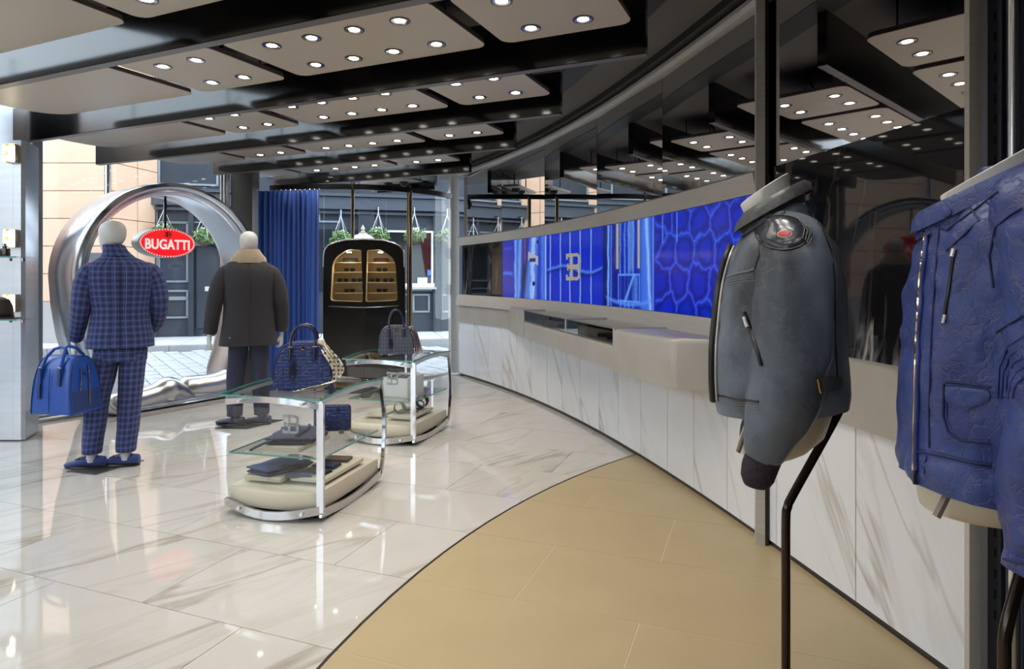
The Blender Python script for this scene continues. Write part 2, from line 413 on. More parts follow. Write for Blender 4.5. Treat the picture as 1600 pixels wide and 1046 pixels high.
# the far end post with its black hinges
t=struct('trim_6'); e=G(711,583)
MB().box((e.x-.02,e.y+.02,1.46),(.13,.10,2.92),rz=.5).build('door_post',M_frame,t)
for z in (2.53,1.78,1.24):
    m=MB(); m.box((e.x-.105,e.y-.03,z),(.04,.05,.16)); m.box((e.x-.12,e.y-.04,z),(.05,.05,.05)); m.build('hinge',M_dark,t)
# ---- shell that closes the room outside the frame
MB().box((-1.7,-3.6,1.5),(9.5,.2,3.2)).build('wall_back',mat('back_wall',(.35,.33,.31),.6),None,kind='structure')
MB().box((2.02,-.9,1.5),(.1,5.4,3.2)).build('wall_near',mat('near_wall',(.10,.095,.09),.5),None,kind='structure')
# ================================================================== CEILING BAFFLES AND PANELS
UX,UY=.9125,-.409; NX,NY=.409,.9125       # along and across the baffles
def cs(c,s,z=0): return Vector((NX*c+UX*s,NY*c+UY*s,z))
CB=[-.85,.28,1.41,2.50,3.64,4.714,5.765,6.89]
SR=[1.6,1.3,.9,.05,-.805,-1.707,-2.56,-3.65]
SL=[-5.4,-5.6,-5.9,-6.5,-6.80,-7.24,-6.62,-6.75]
ZB,ZP=2.69,2.80
nameb=['second one behind the camera','nearest one behind the camera','overhead just in front of the camera','its lower edge crossing the top left corner','first one whose wall end is in view','second one whose wall end is in view','third one whose wall end is in view','farthest one inside the glass']
AROT=math.atan2(UY,UX)
for i,(c,s0,s1) in enumerate(zip(CB,SL,SR)):
    t=thing('ceiling_baffle','glossy black ceiling baffle, '+nameb[i],'baffle',cs(c+.0275,(s0+s1)/2,ZB),AROT,'black baffles across the ceiling')
    L=s1-s0
    MB().box((0,0,(ZC-ZB)/2+.004),(L,.055,ZC-ZB-.008)).build('baffle_board',M_lacq,t,smooth=False)
    MB().box((0,0,.002),(L,.055,.004)).build('under_edge',M_baff_under,t,smooth=False)
def make_panel(label,w,d,nl,rad,loc,group,rows=2):
    t=thing('ceiling_light' if nl else 'ceiling_raft',label,'ceiling light' if nl else 'ceiling raft',loc,AROT,group)
    MB().prism(rrect(w,d,rad,6),0,.004).build('plate',M_panel,t)
    MB().prism(rrect(w-.004,d-.004,rad,6),.0042,.03).build('plate_back',M_panelside,t)
    m=MB()
    for a in(-.35,.35):
        for b in(-.3,.3): m.tube([(a*w,b*d,.03),(a*w,b*d,ZC-ZP)],.006,6)
    m.tube(smoothpath([(-.3*w,0,.03),(-.1*w,.03,.12),(.1*w,-.03,.06),(.3*w,0,.21)]),.008,6)
    m.build('hangers',M_dark,t)
    for q in range(nl):
        for r in range(rows):
            x=(q-(nl-1)/2)*.30; y=(r-.5)*.38
            dl=MB(); dl.lathe([(.047,.001),(.047,-.004),(.056,-.004),(.056,.001)],(0,0,0),20,cap=False)
            o=dl.build('downlight',M_rimgrey,t); o.location=(x,y,0)
            MB().lathe([(.047,-.003),(.040,.0),(.029,-.0004),(.029,-.001),(.046,-.0036)],(0,0,0),20,cap=False).build('reflector',M_reflector,o)
            MB().lathe([(.031,-.0008),(.031,-.0018)],(0,0,0),20).build('lens',M_lens,o)
            ld=LIGHT if loc[1]>1.9 else LIGHT_NEAR
            lo=bpy.data.objects.new('downlight_beam',ld); COL.objects.link(lo)
            p=Matrix.Rotation(AROT,4,'Z')@Vector((x,y,0))+Vector(loc); lo.location=(p.x,p.y,p.z-.012)
    return t
LIGHT=bpy.data.lights.new('downlight_beam','SPOT'); LIGHT.energy=SPOT_W; LIGHT.color=WARM; LIGHT.spot_size=R(115); LIGHT.spot_blend=.8; LIGHT.shadow_soft_size=.036
LIGHT_NEAR=LIGHT.copy(); LIGHT_NEAR.energy=SPOT_W*.45
# per bay: shift of the layout along the baffles relative to the bay between baffles 4 and 5
bays=[(0,3.0,'behind the camera'),(1,2.6,'overhead, out of view'),(2,1.72,'in the bay nearest the camera'),(3,.88,'in the second bay from the camera'),(4,0,'in the third bay from the camera'),(5,-.87,'in the fourth bay from the camera'),(6,-1.94,'in the farthest bay')]
for i,sh,where in bays:
    cc=(CB[i]+CB[i+1]+.055)/2; g='beige panels hung between the baffles'
    put=lambda s0,s1: cs(cc,(s0+s1)/2+sh,ZP)
    make_panel('beige four-spot ceiling light at the wall end, '+where,.76,.70,2,.07,put(-2.47,-1.71),g)
    make_panel('long beige eight-spot ceiling light '+where,1.42,.70,4,.07,put(-4.0,-2.58),g)
    left=-4.92
    if i==6: left=-4.0
    else: make_panel('beige four-spot ceiling light toward the window, '+where,.80,.70,2,.07,put(-4.92,-4.12),g)
    e0={2:-7.3,3:-6.7,4:-6.75,5:-6.0,6:-5.1}.get(i,-6.5)
    make_panel('plain beige ceiling raft without lights '+where,left-.1-e0,.70,0,[.07,.26,.26,.07],put(e0,left-.1),g)

t=thing('ceiling_baffle','short black baffle outside under the porch beyond the far glass','baffle',cs(8.04,-5.3,ZB),AROT,'black baffles across the ceiling')
MB().box((0,0,(ZC-ZB)/2),(1.0,.055,ZC-ZB)).build('baffle_board',M_lacq,t,smooth=False); MB().box((0,0,-.002),(1.0,.055,.004)).build('under_edge',M_baff_under,t,smooth=False)
t=thing('ceiling_light','small pale porch ceiling light with two black dome spots beyond the glass','ceiling light',cs(7.86,-5.45,ZP),AROT,'beige panels hung between the baffles')
MB().prism(rrect(.95,.26,.05,5),0,.03).build('plate',M_panel,t)
for x in(-.05,.22):
    o=MB().lathe([(.0,-.07),(.03,-.065),(.06,-.03),(.065,.0),(.0,.0)],(0,0,0),16).build('dome_spot',M_dark,t); o.location=(x,0,0)
MB().tube([(-.3,0,.03),(-.3,0,ZC-ZP)],.01,6).build('hanger_rod',M_dark,t); MB().tube([(.3,0,.03),(.3,0,ZC-ZP)],.01,6).build('hanger_rod',M_dark,t)
# ================================================================== GLAZING
for o in bpy.data.objects:
    if o.name.startswith(('ceiling_light','ceiling_raft','ceiling_baffle')): o['kind']='thing'
DV=Vector((.549,.836,0)); NV=Vector((-.836,.549,0)); WQ=Vector((-4.72,6.62,0))      # shop window beside the ring
M_street=mat('street_bed',(.16,.16,.165),.8)
def pane(mb,a,b,z0,z1,th=.012):
    d=(b-a).normalized(); n=Vector((d.y,-d.x,0))*th
    return mb.prism([(p.x,p.y) for p in(a,b,b+n,a+n)],z0,z1)
w1=struct('window_1')
a=WQ-DV*.55; b=WQ+DV*2.05
pane(MB(),a+DV*.62,a+DV*1.6,.06,4.6).build('pane',M_glass,w1,smooth=False)
pane(MB(),a+DV*1.605,b,.06,4.6).build('pane',M_glass,w1,smooth=False)
p=a+DV*.30
MB().box((p.x,p.y,ZC/2),(.09,.10,ZC),rz=.99).build('mullion',mat('pale_mullion',(.74,.80,.82),.3,.2),w1)
p=a+DV*.42
MB().box((p.x,p.y,ZC/2),(.09,.06,ZC),rz=.99).build('mullion',mat('grey_mullion',(.40,.44,.50),.35,.4),w1)
m=MB(); 
for off,h,w in((-.20,.03,.10),(-.08,.05,.12),(.06,.07,.10)):
    q0=a+NV*off; q1=b+NV*off; d=NV*(w/2); m.prism([(v.x,v.y) for v in(q0-d,q1-d,q1+d,q0+d)],0,h)
m.build('sill',M_frame,w1)
# left windows outside the frame, toward the camera
wl=struct('window_2')
L0=Vector((-5.25,5.4,0)); L1=Vector((-5.9,-3.4,0))
for k in range(4):
    q0=L0.lerp(L1,k/4); q1=L0.lerp(L1,(k+1)/4); pane(MB(),q0,q0.lerp(q1,.985),.06,4.6).build('pane',M_glass,wl,smooth=False)
    MB().box((q1.x,q1.y,ZC/2),(.07,.09,ZC)).build('mullion',M_steel,wl)
# big square column at the left edge, and the one behind the second mannequin
M_col=mat('pale_steel_cladding',(.60,.64,.69),.28,.55,var=(3,(.66,.69,.73),(1,1,8)))
t=struct('trim_7')
MB().prism([(-5.0,5.62),(-4.34,5.62),(-4.63,5.98),(-5.05,5.98)],.012,ZC).prism([(-4.339,5.62),(-4.27,5.62),(-4.245,5.64),(-4.36,5.95),(-4.38,5.98),(-4.629,5.98)],.012,2.62).build('column_cladding',M_col,t,ang=20)
MB().prism([(-4.98,5.64),(-4.30,5.64),(-4.41,5.97),(-5.0,5.97)],0,.012).build('column_foot',M_dark,t)
t=struct('trim_8'); c0=P(383.5,433,8.35)
MB().box((c0.x,c0.y,ZC/2),(.27,.27,ZC),rz=.05,bev=.01).build('column_cladding',mat('taupe_cladding',(.165,.15,.135),.45,.2),t)
for px,r_ in((347,.022),(352.5,.03),(357,.016)):
    q=P(px,433,8.2); MB().tube([(q.x,q.y,0),(q.x,q.y,ZC)],r_,12).build('steel_pole',M_polish,t)
q=P(168,433,7.9); t=struct('trim_9'); MB().tube([(q.x,q.y,0),(q.x,q.y,ZC)],.035,14).build('steel_pole',M_polish,t)
# curved glass at the far end
cg=smoothpath([(-3.25,8.72,0),(-2.9,8.62,0),(-2.5,8.58,0),(-2.04,8.59,0),(-1.7,8.72,0),(-1.41,8.92,0),(-1.1,9.25,0),(-.90,9.58,0)],3)
w3=struct('window_3')
for i in range(0,len(cg)-1,3):
    rr=[]
    for p in cg[i:i+4]: rr.append([(p.x,p.y,.03),(p.x,p.y,ZC),(p.x+.004,p.y+.012,ZC),(p.x+.004,p.y+.012,.03)])
    MB().loft(rr).build('pane',M_glass,w3)
MB().tube([(p.x,p.y-.02,2.625) for p in cg],.03,4,sq=(.02,.035)).build('black_rail',M_dark,w3)
MB().tube([(p.x,p.y,.015) for p in cg],.03,4,sq=(.03,.015)).build('floor_rail',M_steel,w3)
for px,Y,r_ in((551,8.55,.022),(641,8.9,.028),(637,8.93,.012)):
    q=P(px,433,Y); MB().tube([(q.x,q.y,0),(q.x,q.y,ZC if px<600 else 2.62)],r_,12).build('steel_post',M_gold,w3)
# ================================================================== STREET
st=struct('ground'); 
MB().prism([(-40,-10),(12,-10),(12,40),(-40,40)],-.20,-.11).build('street_bed',M_street,st,smooth=False)
FD=Vector((.969,.247,0)); FN=Vector((.247,-.969,0)); F0=Vector((-9.0,15.2,0))        # facade across the street
def FP(px,py):
    mx=(px-800)/F; Y=(F0.y*FD.x-F0.x*FD.y)/(FD.x-mx*FD.y); X=mx*Y
    return ((X-F0.x)/FD.x, H-(py-HY)/F*Y)
def FX(v,z,off=0): p=F0+FD*v+FN*off; return Vector((p.x,p.y,z))
# pavement in front of the facade, its kerb, then the setts of the roadway
M_pave=mat('pavement',(.62,.62,.64),.6,var=(2,(.55,.55,.57))); M_sett=mat('sett',(.52,.52,.55),.55,var=(5,(.40,.40,.42)))
m=MB(); 
M_kerb=mat('kerb',(.30,.30,.31),.6)
v=-6.0
kerb=struct('trim_10'); 
for k in range(9):
    q=[FX(-3+2.2*k,0,2.25),FX(-3+2.2*k+2.19,0,2.25),FX(-3+2.2*k+2.19,0,2.05),FX(-3+2.2*k,0,2.05)]
    MB().prism([(p.x,p.y) for p in q],-.12,.0).build('kerb_stone',M_kerb,kerb,smooth=False)
sl=MB().prism([(-.34,-.49),(.34,-.49),(.34,.49),(-.34,.49)],-.05,0); slab0=None
for k in range(24):
    for j in range(2):
        p=FX(-3+.7*k,-.0,.02+.5+j*1.0)
        if slab0 is None: slab0=sl.build('paving_slab',M_pave,st,smooth=False); o=slab0
        else: o=slab0.copy(); COL.objects.link(o)
        o.location=p; o.rotation_euler=(0,0,math.atan2(FD.y,FD.x))
sm=MB().prism(rrect(.225,.425,.02,1),-.04,.02); s0=None; cnt=0; SA=.62
for k in range(-26,26):
    for j in range(-22,22):
        u=.24*k; w=.44*j+(.22 if k%2 else 0)
        x=-6.3+u*math.cos(SA)-w*math.sin(SA); y=10.6+u*math.sin(SA)+w*math.cos(SA)
        d=(Vector((x,y,0))-WQ).dot(NV)
        if y<8.95 and d<.25: continue
        if x>1.5 or y>F0.y+(x-F0.x)*.2549-2.55: continue
        ppx=800+F*x/y
        ok=(205<ppx<355) or (395<ppx<405) or (632<ppx<706 and y<14)
        if not ok or y<8.0 or y>14.2 or x<-9 or cnt>=290: continue
        if s0 is None: s0=sm.build('sett',M_sett,st,smooth=False); o=s0
        else: o=s0.copy(); COL.objects.link(o)
        cnt+=1; o.location=(x,y,-.11+random.uniform(-.004,.004)); o.rotation_euler=(0,0,SA)
# ---- dark painted shopfront
M_slate=mat('slate_paint',(.028,.034,.046),.6,spec=.25,var=(1.5,(.038,.044,.058))); M_slate2=mat('slate_paint_light',(.055,.065,.085),.6,spec=.3)
M_line=mat('pale_moulding',(.20,.225,.26),.4)
fa=thing('shopfront','long slate grey painted shopfront across the street with panelled doors','building',FX(0,0),math.atan2(FD.y,FD.x))
loc=lambda px,py,off=0: (FP(px,py)[0],-off,FP(px,py)[1])
def fbox(mb,x0,y0,x1,y1,o0,o1):
    (va,za),(vb,zb)=FP(x0,y0),FP(x1,y1); za2=FP(x1,y0)[1]; zt=(za+za2)/2
    return mb.box(((va+vb)/2,-(o0+o1)/2,(zt+zb)/2),(abs(vb-va),abs(o1-o0),abs(zt-zb)))
def fframe(mb,x0,y0,x1,y1,w=.05,o=.03):
    (va,za),(vb,zb)=FP(x0,y0),FP(x1,y1)
    for c,d in(((va+vb)/2,za),((va+vb)/2,zb)): mb.box((c,-o/2,d),(abs(vb-va)+w,o,w))
    for c in(va,vb): mb.box((c,-o/2,(za+zb)/2),(w,o,abs(za-zb)))
    return mb
vR=FP(1000,433)[0]
MB().box((vR/2+.25,.2,4.6),(vR-.1,.4,9.2)).build('wall',M_slate,fa,smooth=False)
MB().box((vR/2+.25,-.12,3.28),(vR-.1,.24,.30)).box((vR/2+.25,-.16,3.48),(vR-.1,.32,.07)).box((vR/2+.25,-.10,3.05),(vR-.1,.1,.06)).build('cornice',M_slate2,fa,smooth=False)
for x0,x1 in((238,246),(296,304),(352,400),(560,585),(676,690)):
    fbox(MB(),x0,300,x1,525,.0,.12).build('pilaster',M_slate,fa,smooth=False)
for q in((249,348,293,440),(249,455,293,465),(249,468,293,496),(311,396,350,500),(499,327,531,347),(646,461,670,487),(690,461,706,487),(590,461,640,487),(420,330,480,347),(249,230,340,290),(420,230,540,280)):
    fframe(MB(),*q,w=.045,o=.04).build('panel_moulding',M_line,fa,smooth=False)
for q in((249,347,325,349),(690,361,706,363),(640,331,706,332)): fbox(MB(),*q,.0,.07).build('ledge',M_line,fa,smooth=False)
d=fbox(MB(),308,388,350,512,.0,.05).build('door',M_slate,fa,smooth=False)
fbox(MB(),321,448,341,455,.05,.065).build('letter_plate',mat('plate_pale',(.55,.52,.45),.3,.6),d,smooth=False)
v,z=FP(331,457.5); MB().lathe([(.0,-.02),(.04,-.015),(.045,.0),(.0,.0)],(0,0,0),12).build('knob',M_brass,d).location=(v,-.09,z)
w=fbox(MB(),303,358,350,385,.0,.03).build('window',mat('dark_pane',(.02,.025,.03),.08),fa,smooth=False)
# dark shop window with white frame, curtain and a sign card
w=fbox(MB(),497,360,676,455,-.01,.02).build('window',MATS['dark_pane'],fa,smooth=False)
m=MB(); M_wf=mat('white_frame',(.75,.76,.76),.4)
fbox(m,600,361,678,364.5,.0,.12); fbox(m,673,362,678,447,.0,.12); fbox(m,600,443,678,449,.0,.14); fbox(m,598,362,601,447,0,.12)
m.build('window_frame',M_wf,w,smooth=False)
m=MB(); rr=[]
for k in range(13):
    (va,za)=FP(655+k*1.4,366); (vb,zb)=FP(665+k*.7,432)
    rr.append([(va,-.05-.03*(k%2),za),(vb,-.05-.03*(k%2),zb),(vb+.01,-.03,zb),(va+.01,-.03,za)])
m.loft(rr).build('curtain',mat('wine_curtain',(.10,.018,.02),.7),w)
fbox(MB(),652,434,667,443,.06,.075).build('sign_card',mat('card',(.7,.78,.84),.5),w,smooth=False)
fbox(MB(),672-5,422,673,431,.06,.10).build('blue_card',mat('blue_card',(.05,.16,.62),.5),w,smooth=False)
fbox(MB(),598,449,680,452,.0,.22).build('window_sill',mat('sill_grey',(.35,.36,.36),.5),fa,smooth=False)
# ---- peach stone building at the left
M_peach=mat('peach_stone',(.72,.47,.33),.75,var=(2.5,(.66,.42,.29)))
pb=thing('peach_stone_building','pale peach stone clad building on the left across the street','building',(-8.70,14.0,0))
MB().box((-6.1,.6,4.5),(12.0,1.0,9.0)).box((-.42,1.2,4.5),(.6,1.6,9)).build('backing',M_grout,pb,smooth=False)
c0=math.atan2(1.3,.19)
blk=MB().box((0,0,0),(1.47,.12,.585)); b0=None
for r_ in range(9):
    for k in range(8):
        z=.9+.3+.60*r_
        if b0 is None: b0=blk.build('stone_block',M_peach,pb,smooth=False); o=b0
        else: o=b0.copy(); COL.objects.link(o)
        o.location=(-.74-1.485*k,.06,z)
blk=MB().box((0,0,0),(.64,.12,.585)); b0=None
for r_ in range(9):
    for k in range(2):
        if b0 is None: b0=blk.build('stone_block',M_peach,pb,smooth=False); o=b0
        else: o=b0.copy(); COL.objects.link(o)
        o.location=(.05+.19*(k*.655+.33)/1.3,.02+(.655*k+.33),.9+.3+.6*r_); o.rotation_euler=(0,0,c0)
MB().box((-6.0,.03,.42),(12.1,.2,.95)).box((.0,.7,.42),(.25,1.3,.95)).build('plinth',mat('grey_plinth',(.36,.35,.34),.6),pb,smooth=False)
m=MB(); m.box((-.35,-.06,1.55),(.5,.05,.8)).build('notice_board',mat('board_grey',(.12,.12,.13),.4),pb,smooth=False)
m=MB(); 
for k in range(4): m.box((-.30,-.09,1.35+.13*k),(.3,.02,.07))
m.build('board_stripes',mat('board_red',(.45,.12,.13),.5),pb,smooth=False)
# the same street continuing to the left, outside the frame (seen only in the mirrors)
MB().box((-14.5,3.0,2.4),(.6,24,5.0)).build('wall_street_left',M_peach,None,kind='structure')
for k in range(4):
    MB().box((-14.1,-4+5.2*k,2.4),(.5,2.2,5.0)).build('wall_street_pier',M_slate,None,kind='structure')
# ---- hanging flower baskets
M_leaf=mat('basket_leaf',(.06,.13,.035),.55,var=(9,(.14,.22,.06))); M_flower=mat('white_flower',(.85,.85,.82),.6); M_wire=mat('pale_wire',(.55,.56,.58),.4,.5); M_moss=mat('moss_liner',(.10,.08,.05),.9)
def basket(px,py,label,sc=1.17):
    v,z=FP(px,py); p=FX(v,z,.42); t=thing('hanging_basket',label,'flower basket',(p.x,p.y,p.z),math.atan2(FD.y,FD.x),'hanging baskets along the shopfront')
    MB().lathe([(.0,-.17*sc),(.12*sc,-.13*sc),(.18*sc,-.03*sc),(.19*sc,0),(.0,.01)],(0,0,0),14).build('moss_bowl',M_moss,t)
    for k in range(4):
        a=k*math.pi/2+.5; MB().tube([(.2*sc*math.cos(a),.2*sc*math.sin(a),0),(0,0,.50*sc)],.008,5).build('hanger_wire',M_wire,t)
    MB().tube([(0,0,.50*sc),(0,0,.64*sc)],.012,6).build('hook',M_wire,t)
    MB().tube([(0,-.03,.64*sc),(0,.43,.64*sc),(0,.43,.45*sc),(0,.15,.635*sc)],.014,6).build('bracket',M_dark,t)
    for nm,n,M_,s in(('foliage',260,M_leaf,.05),('flowers',55,M_flower,.032)):
        m=MB()
        for k in range(n):
            a=random.uniform(0,6.283); e=random.uniform(-.6,1.3) if nm=='foliage' else random.uniform(.5,1.5); rr=random.uniform(.16,.25)*sc
            c=Vector((rr*math.cos(a)*math.cos(e),rr*math.sin(a)*math.cos(e),rr*.8*math.sin(e)))
            u=Vector((random.gauss(0,1),random.gauss(0,1),random.gauss(0,1))).normalized(); w_=u.orthogonal().normalized()
            m.add([c+u*s,c+w_*s*.6,c-u*s,c-w_*s*.6],[(0,1,2,3)])
        m.build(nm,M_,t,kind='stuff',smooth=False)
basket(590,371,'hanging flower basket just right of the pillar lantern finial')
basket(645,371,'hanging flower basket in front of the white framed window')
basket(695,373,'hanging flower basket nearest the door post at the far wall end')
basket(533,376,'hanging basket half hidden behind the dark eyewear cabinet')
basket(325,373,'hanging flower basket seen through the ring right of the red sign')
basket(264,368,'hanging flower basket hidden behind the red oval sign')
# ---- cream lantern pillar outside
p=P(567,372,11.5); t=thing('pillar_lantern','cream finial capped lantern pillar outside behind the eyewear cabinet','lantern',(p.x,p.y,-.11))
z=p.z+.11
M_lant=mat('lantern_cream',(.62,.55,.45),.45)
MB().lathe([(.10,0),(.10,.25),(.05,.3),(.05,z-.45),(.09,z-.42)],(0,0,0),16).build('post',M_slate,t)
MB().lathe([(.09,z-.42),(.16,z-.05),(.15,z-.05)],(0,0,0),8).build('lantern_glass',mat('lantern_glass',(.5,.5,.48),.2),t)
MB().lathe([(.22,z-.05),(.22,z-.02),(.13,z+.05),(.07,z+.07),(.07,z+.09)],(0,0,0),20).build('cap',M_lant,t)
MB().lathe([(.03,z+.085),(.045,z+.11),(.02,z+.13),(.04,z+.16),(.02,z+.2),(.0,z+.24)],(0,0,0),14).build('finial',M_lant,t)
# ================================================================== RING IN THE WINDOW
Q0=Vector((-4.01,6.36,0)); RZ=math.atan2(.836,.549)
rg=thing('window_sculpture','huge polished chrome horseshoe ring sculpture standing in the shop window','sculpture',Q0,RZ)
# local axes: +x along the ring's plane, +y out to the street, z up
def outline(off,n=64):
    pts=[]
    cx,cz,Rr=.75,1.44,1.005-off
    for k in range(33):
        a=R(180-180*k/32); pts.append((cx+Rr*math.cos(a),cz+Rr*math.sin(a)))
    side=[(1.0,1.44),(.985,1.15),(.94,.85),(.87,.55),(.80,.33)]
    right=[(cx+x-off,z) for x,z in side[1:]]; left=[(cx-x+off,z) for x,z in side[1:]]
    bot=[]
    for k in range(1,8):
        a=R(-k*90/7.0); bot.append((cx+.60-off*.7+.17*math.cos(a)+.0,.24+off*.45+.20*math.sin(a)))
    botl=[(2*cx-x,z) for x,z in bot[::-1]]
    mid=[(cx+.4-.2*k,.04+off*.45) for k in range(0,5)]
    return pts+right+bot+mid+botl+left[::-1]
prof=[(.00,.02),(.015,-.01),(.045,-.025),(.065,-.005),(.075,.025),(.095,.02),(.12,.045),(.135,.09),(.125,.30),(.115,.56),(.09,.64),(.04,.655),(.01,.62),(.0,.35),(-.005,.10)]
outs=[outline(o) for o,_ in prof]
rings=[]
for i in range(len(outs[0])): rings.append([(outs[k][i][0],prof[k][1],outs[k][i][1]) for k in range(len(prof))])
MB().loft(rings,cap=False,closed=True).build('ring_band',M_polish,rg,ang=50)
MB().prism([(.02,-.06),(1.5,-.06),(1.5,.5),(.02,.5)],.0,.035).build('floor_plate',M_steel,rg)
p=smoothpath([(.10,.12,.20),(.2,.13,.14),(.38,.14,.135),(.55,.14,.16),(.70,.14,.20),(.82,.15,.16),(.98,.16,.07),(1.08,.18,.05)],5)
rad=[.05+.10*min(1,k/6) if k<6 else (.125 if k<17 else .125+.02*math.sin((k-17)/6*math.pi) if k<23 else max(.01,.13*(1-(k-23)/(len(p)-24))**.7)) for k in range(len(p))]
MB().tube(p,rad,20).build('twisted_tube',M_satin,rg,ang=60)
p=smoothpath([(.72,.30,.10),(.9,.26,.16),(1.05,.20,.17),(1.25,.17,.17),(1.42,.16,.20)],5)
rad=[.02+.12*min(1,k/7) for k in range(len(p))]
MB().tube(p,rad,20).build('twisted_tube',M_satin,rg,ang=60)
# ---- red oval sign hanging in the ring
pc=P(262,380,7.25); fnrm=Vector((.836,-.549,0))
sg=thing('hanging_sign','red oval sign with white BUGATTI lettering hanging inside the chrome ring','sign',pc,RZ)
sg['kind']='thing'
a_,b_=.325,.165
def oval(s,n=56): return [(s*a_*math.cos(2*math.pi*k/n),s*b_*math.sin(2*math.pi*k/n)) for k in range(n)]
def ovring(pts,y): return [(x,y,z) for x,z in pts]
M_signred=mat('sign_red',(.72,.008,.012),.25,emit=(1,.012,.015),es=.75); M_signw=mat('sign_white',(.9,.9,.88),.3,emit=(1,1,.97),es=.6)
MB().loft([ovring(oval(.97),.15),ovring(oval(1.0),.14),ovring(oval(1.0),-.005),ovring(oval(.985),-.012),ovring(oval(.955),-.012),ovring(oval(.955),.0)]).build('sign_case',M_frame,sg)
MB().loft([ovring(oval(.955),.0),ovring(oval(.955),-.004)]).build('red_face',M_signred,sg)
m=MB()
for k in range(60):
    t_=2*math.pi*k/60; m.box((.93*a_*math.cos(t_),-.007,.91*b_*math.sin(t_)),(.0095,.006,.0095),ry=.7)
m.build('bead_border',M_signw,sg,kind='stuff')
def text(s,size,parent,m_,loc,rot=(R(90),0,0),ext=.004,sx=1.0,bold=.0,name='lettering',sp=1.0):
    cu=bpy.data.curves.new(name,'FONT'); cu.body=s; cu.size=size; cu.align_x='CENTER'; cu.align_y='CENTER'; cu.extrude=ext; cu.offset=bold; cu.space_character=sp
    o=bpy.data.objects.new(name,cu); COL.objects.link(o); dg=bpy.context.evaluated_depsgraph_get()
    me=bpy.data.meshes.new_from_object(o.evaluated_get(dg)); bpy.data.objects.remove(o); me.materials.clear(); me.materials.append(m_)
    o=link(name,me,parent); o.location=loc; o.rotation_euler=rot; o.scale=(sx,1,1); return o
text('BUGATTI',.155,sg,M_signw,(0,-.008,-.022),sx=.77,bold=.0032,sp=1.05)
def emblem(w,hh,st,d):
    """interlocked E and B, facing -y; returns an MB"""
    m=MB(); y=-d/2
    bx=lambda x0,x1,z0,z1: m.box(((x0+x1)/2*w,y,(z0+z1)/2*hh),((x1-x0)*w,d,(z1-z0)*hh))
    s=st
    bx(-.5,-.02,.5-s,.5); bx(-.5,-.02,-.5,-.5+s); bx(-.42,-.02,-s/2,s/2)                      # arms of the mirrored E
    bx(-.5,-.40,.28,.5-s+.01); bx(-.5,-.40,-.5+s-.01,-.28); bx(-.42,-.34,-.13,.13)
    bx(-.16,-.02,-.5,.5)
    for z0,z1 in((.0,.5),(-.5,.0)):
        pts=[(-.02,z1-s/2),(.30,z1-s/2),(.42,z1-s/2-.06),(.44,(z0+z1)/2+.02),(.42,z0+.06),(.32,z0+s*.2),(-.02,z0+s*.2 if z0==0 else z0+s/2)] if z0==0 else [(-.02,z1-s*.2),(.32,z1-s*.2),(.42,z1-.06),(.44,(z0+z1)/2-.02),(.42,z0+s/2+.06),(.30,z0+s/2),(-.02,z0+s/2)]
        for k in range(len(pts)-1):
            (x0,q0),(x1,q1)=pts[k],pts[k+1]; v=Vector(((x1-x0)*w,0,(q1-q0)*hh)); L=v.length
            m.box(((x0+x1)/2*w,y,(q0+q1)/2*hh),(L+s*.4*w,d*.98,s*hh*.9),ry=-math.atan2(v.z,v.x))
    return m
emblem(.075,.055,.15,.004).build('emblem',mat('sign_black',(.02,.01,.01),.4),sg).location=(0,-.0045,.095)
MB().tube([(.0,.05,b_),(.0,.05,.62)],.014,8).build('hanger_rod',M_dark,sg)

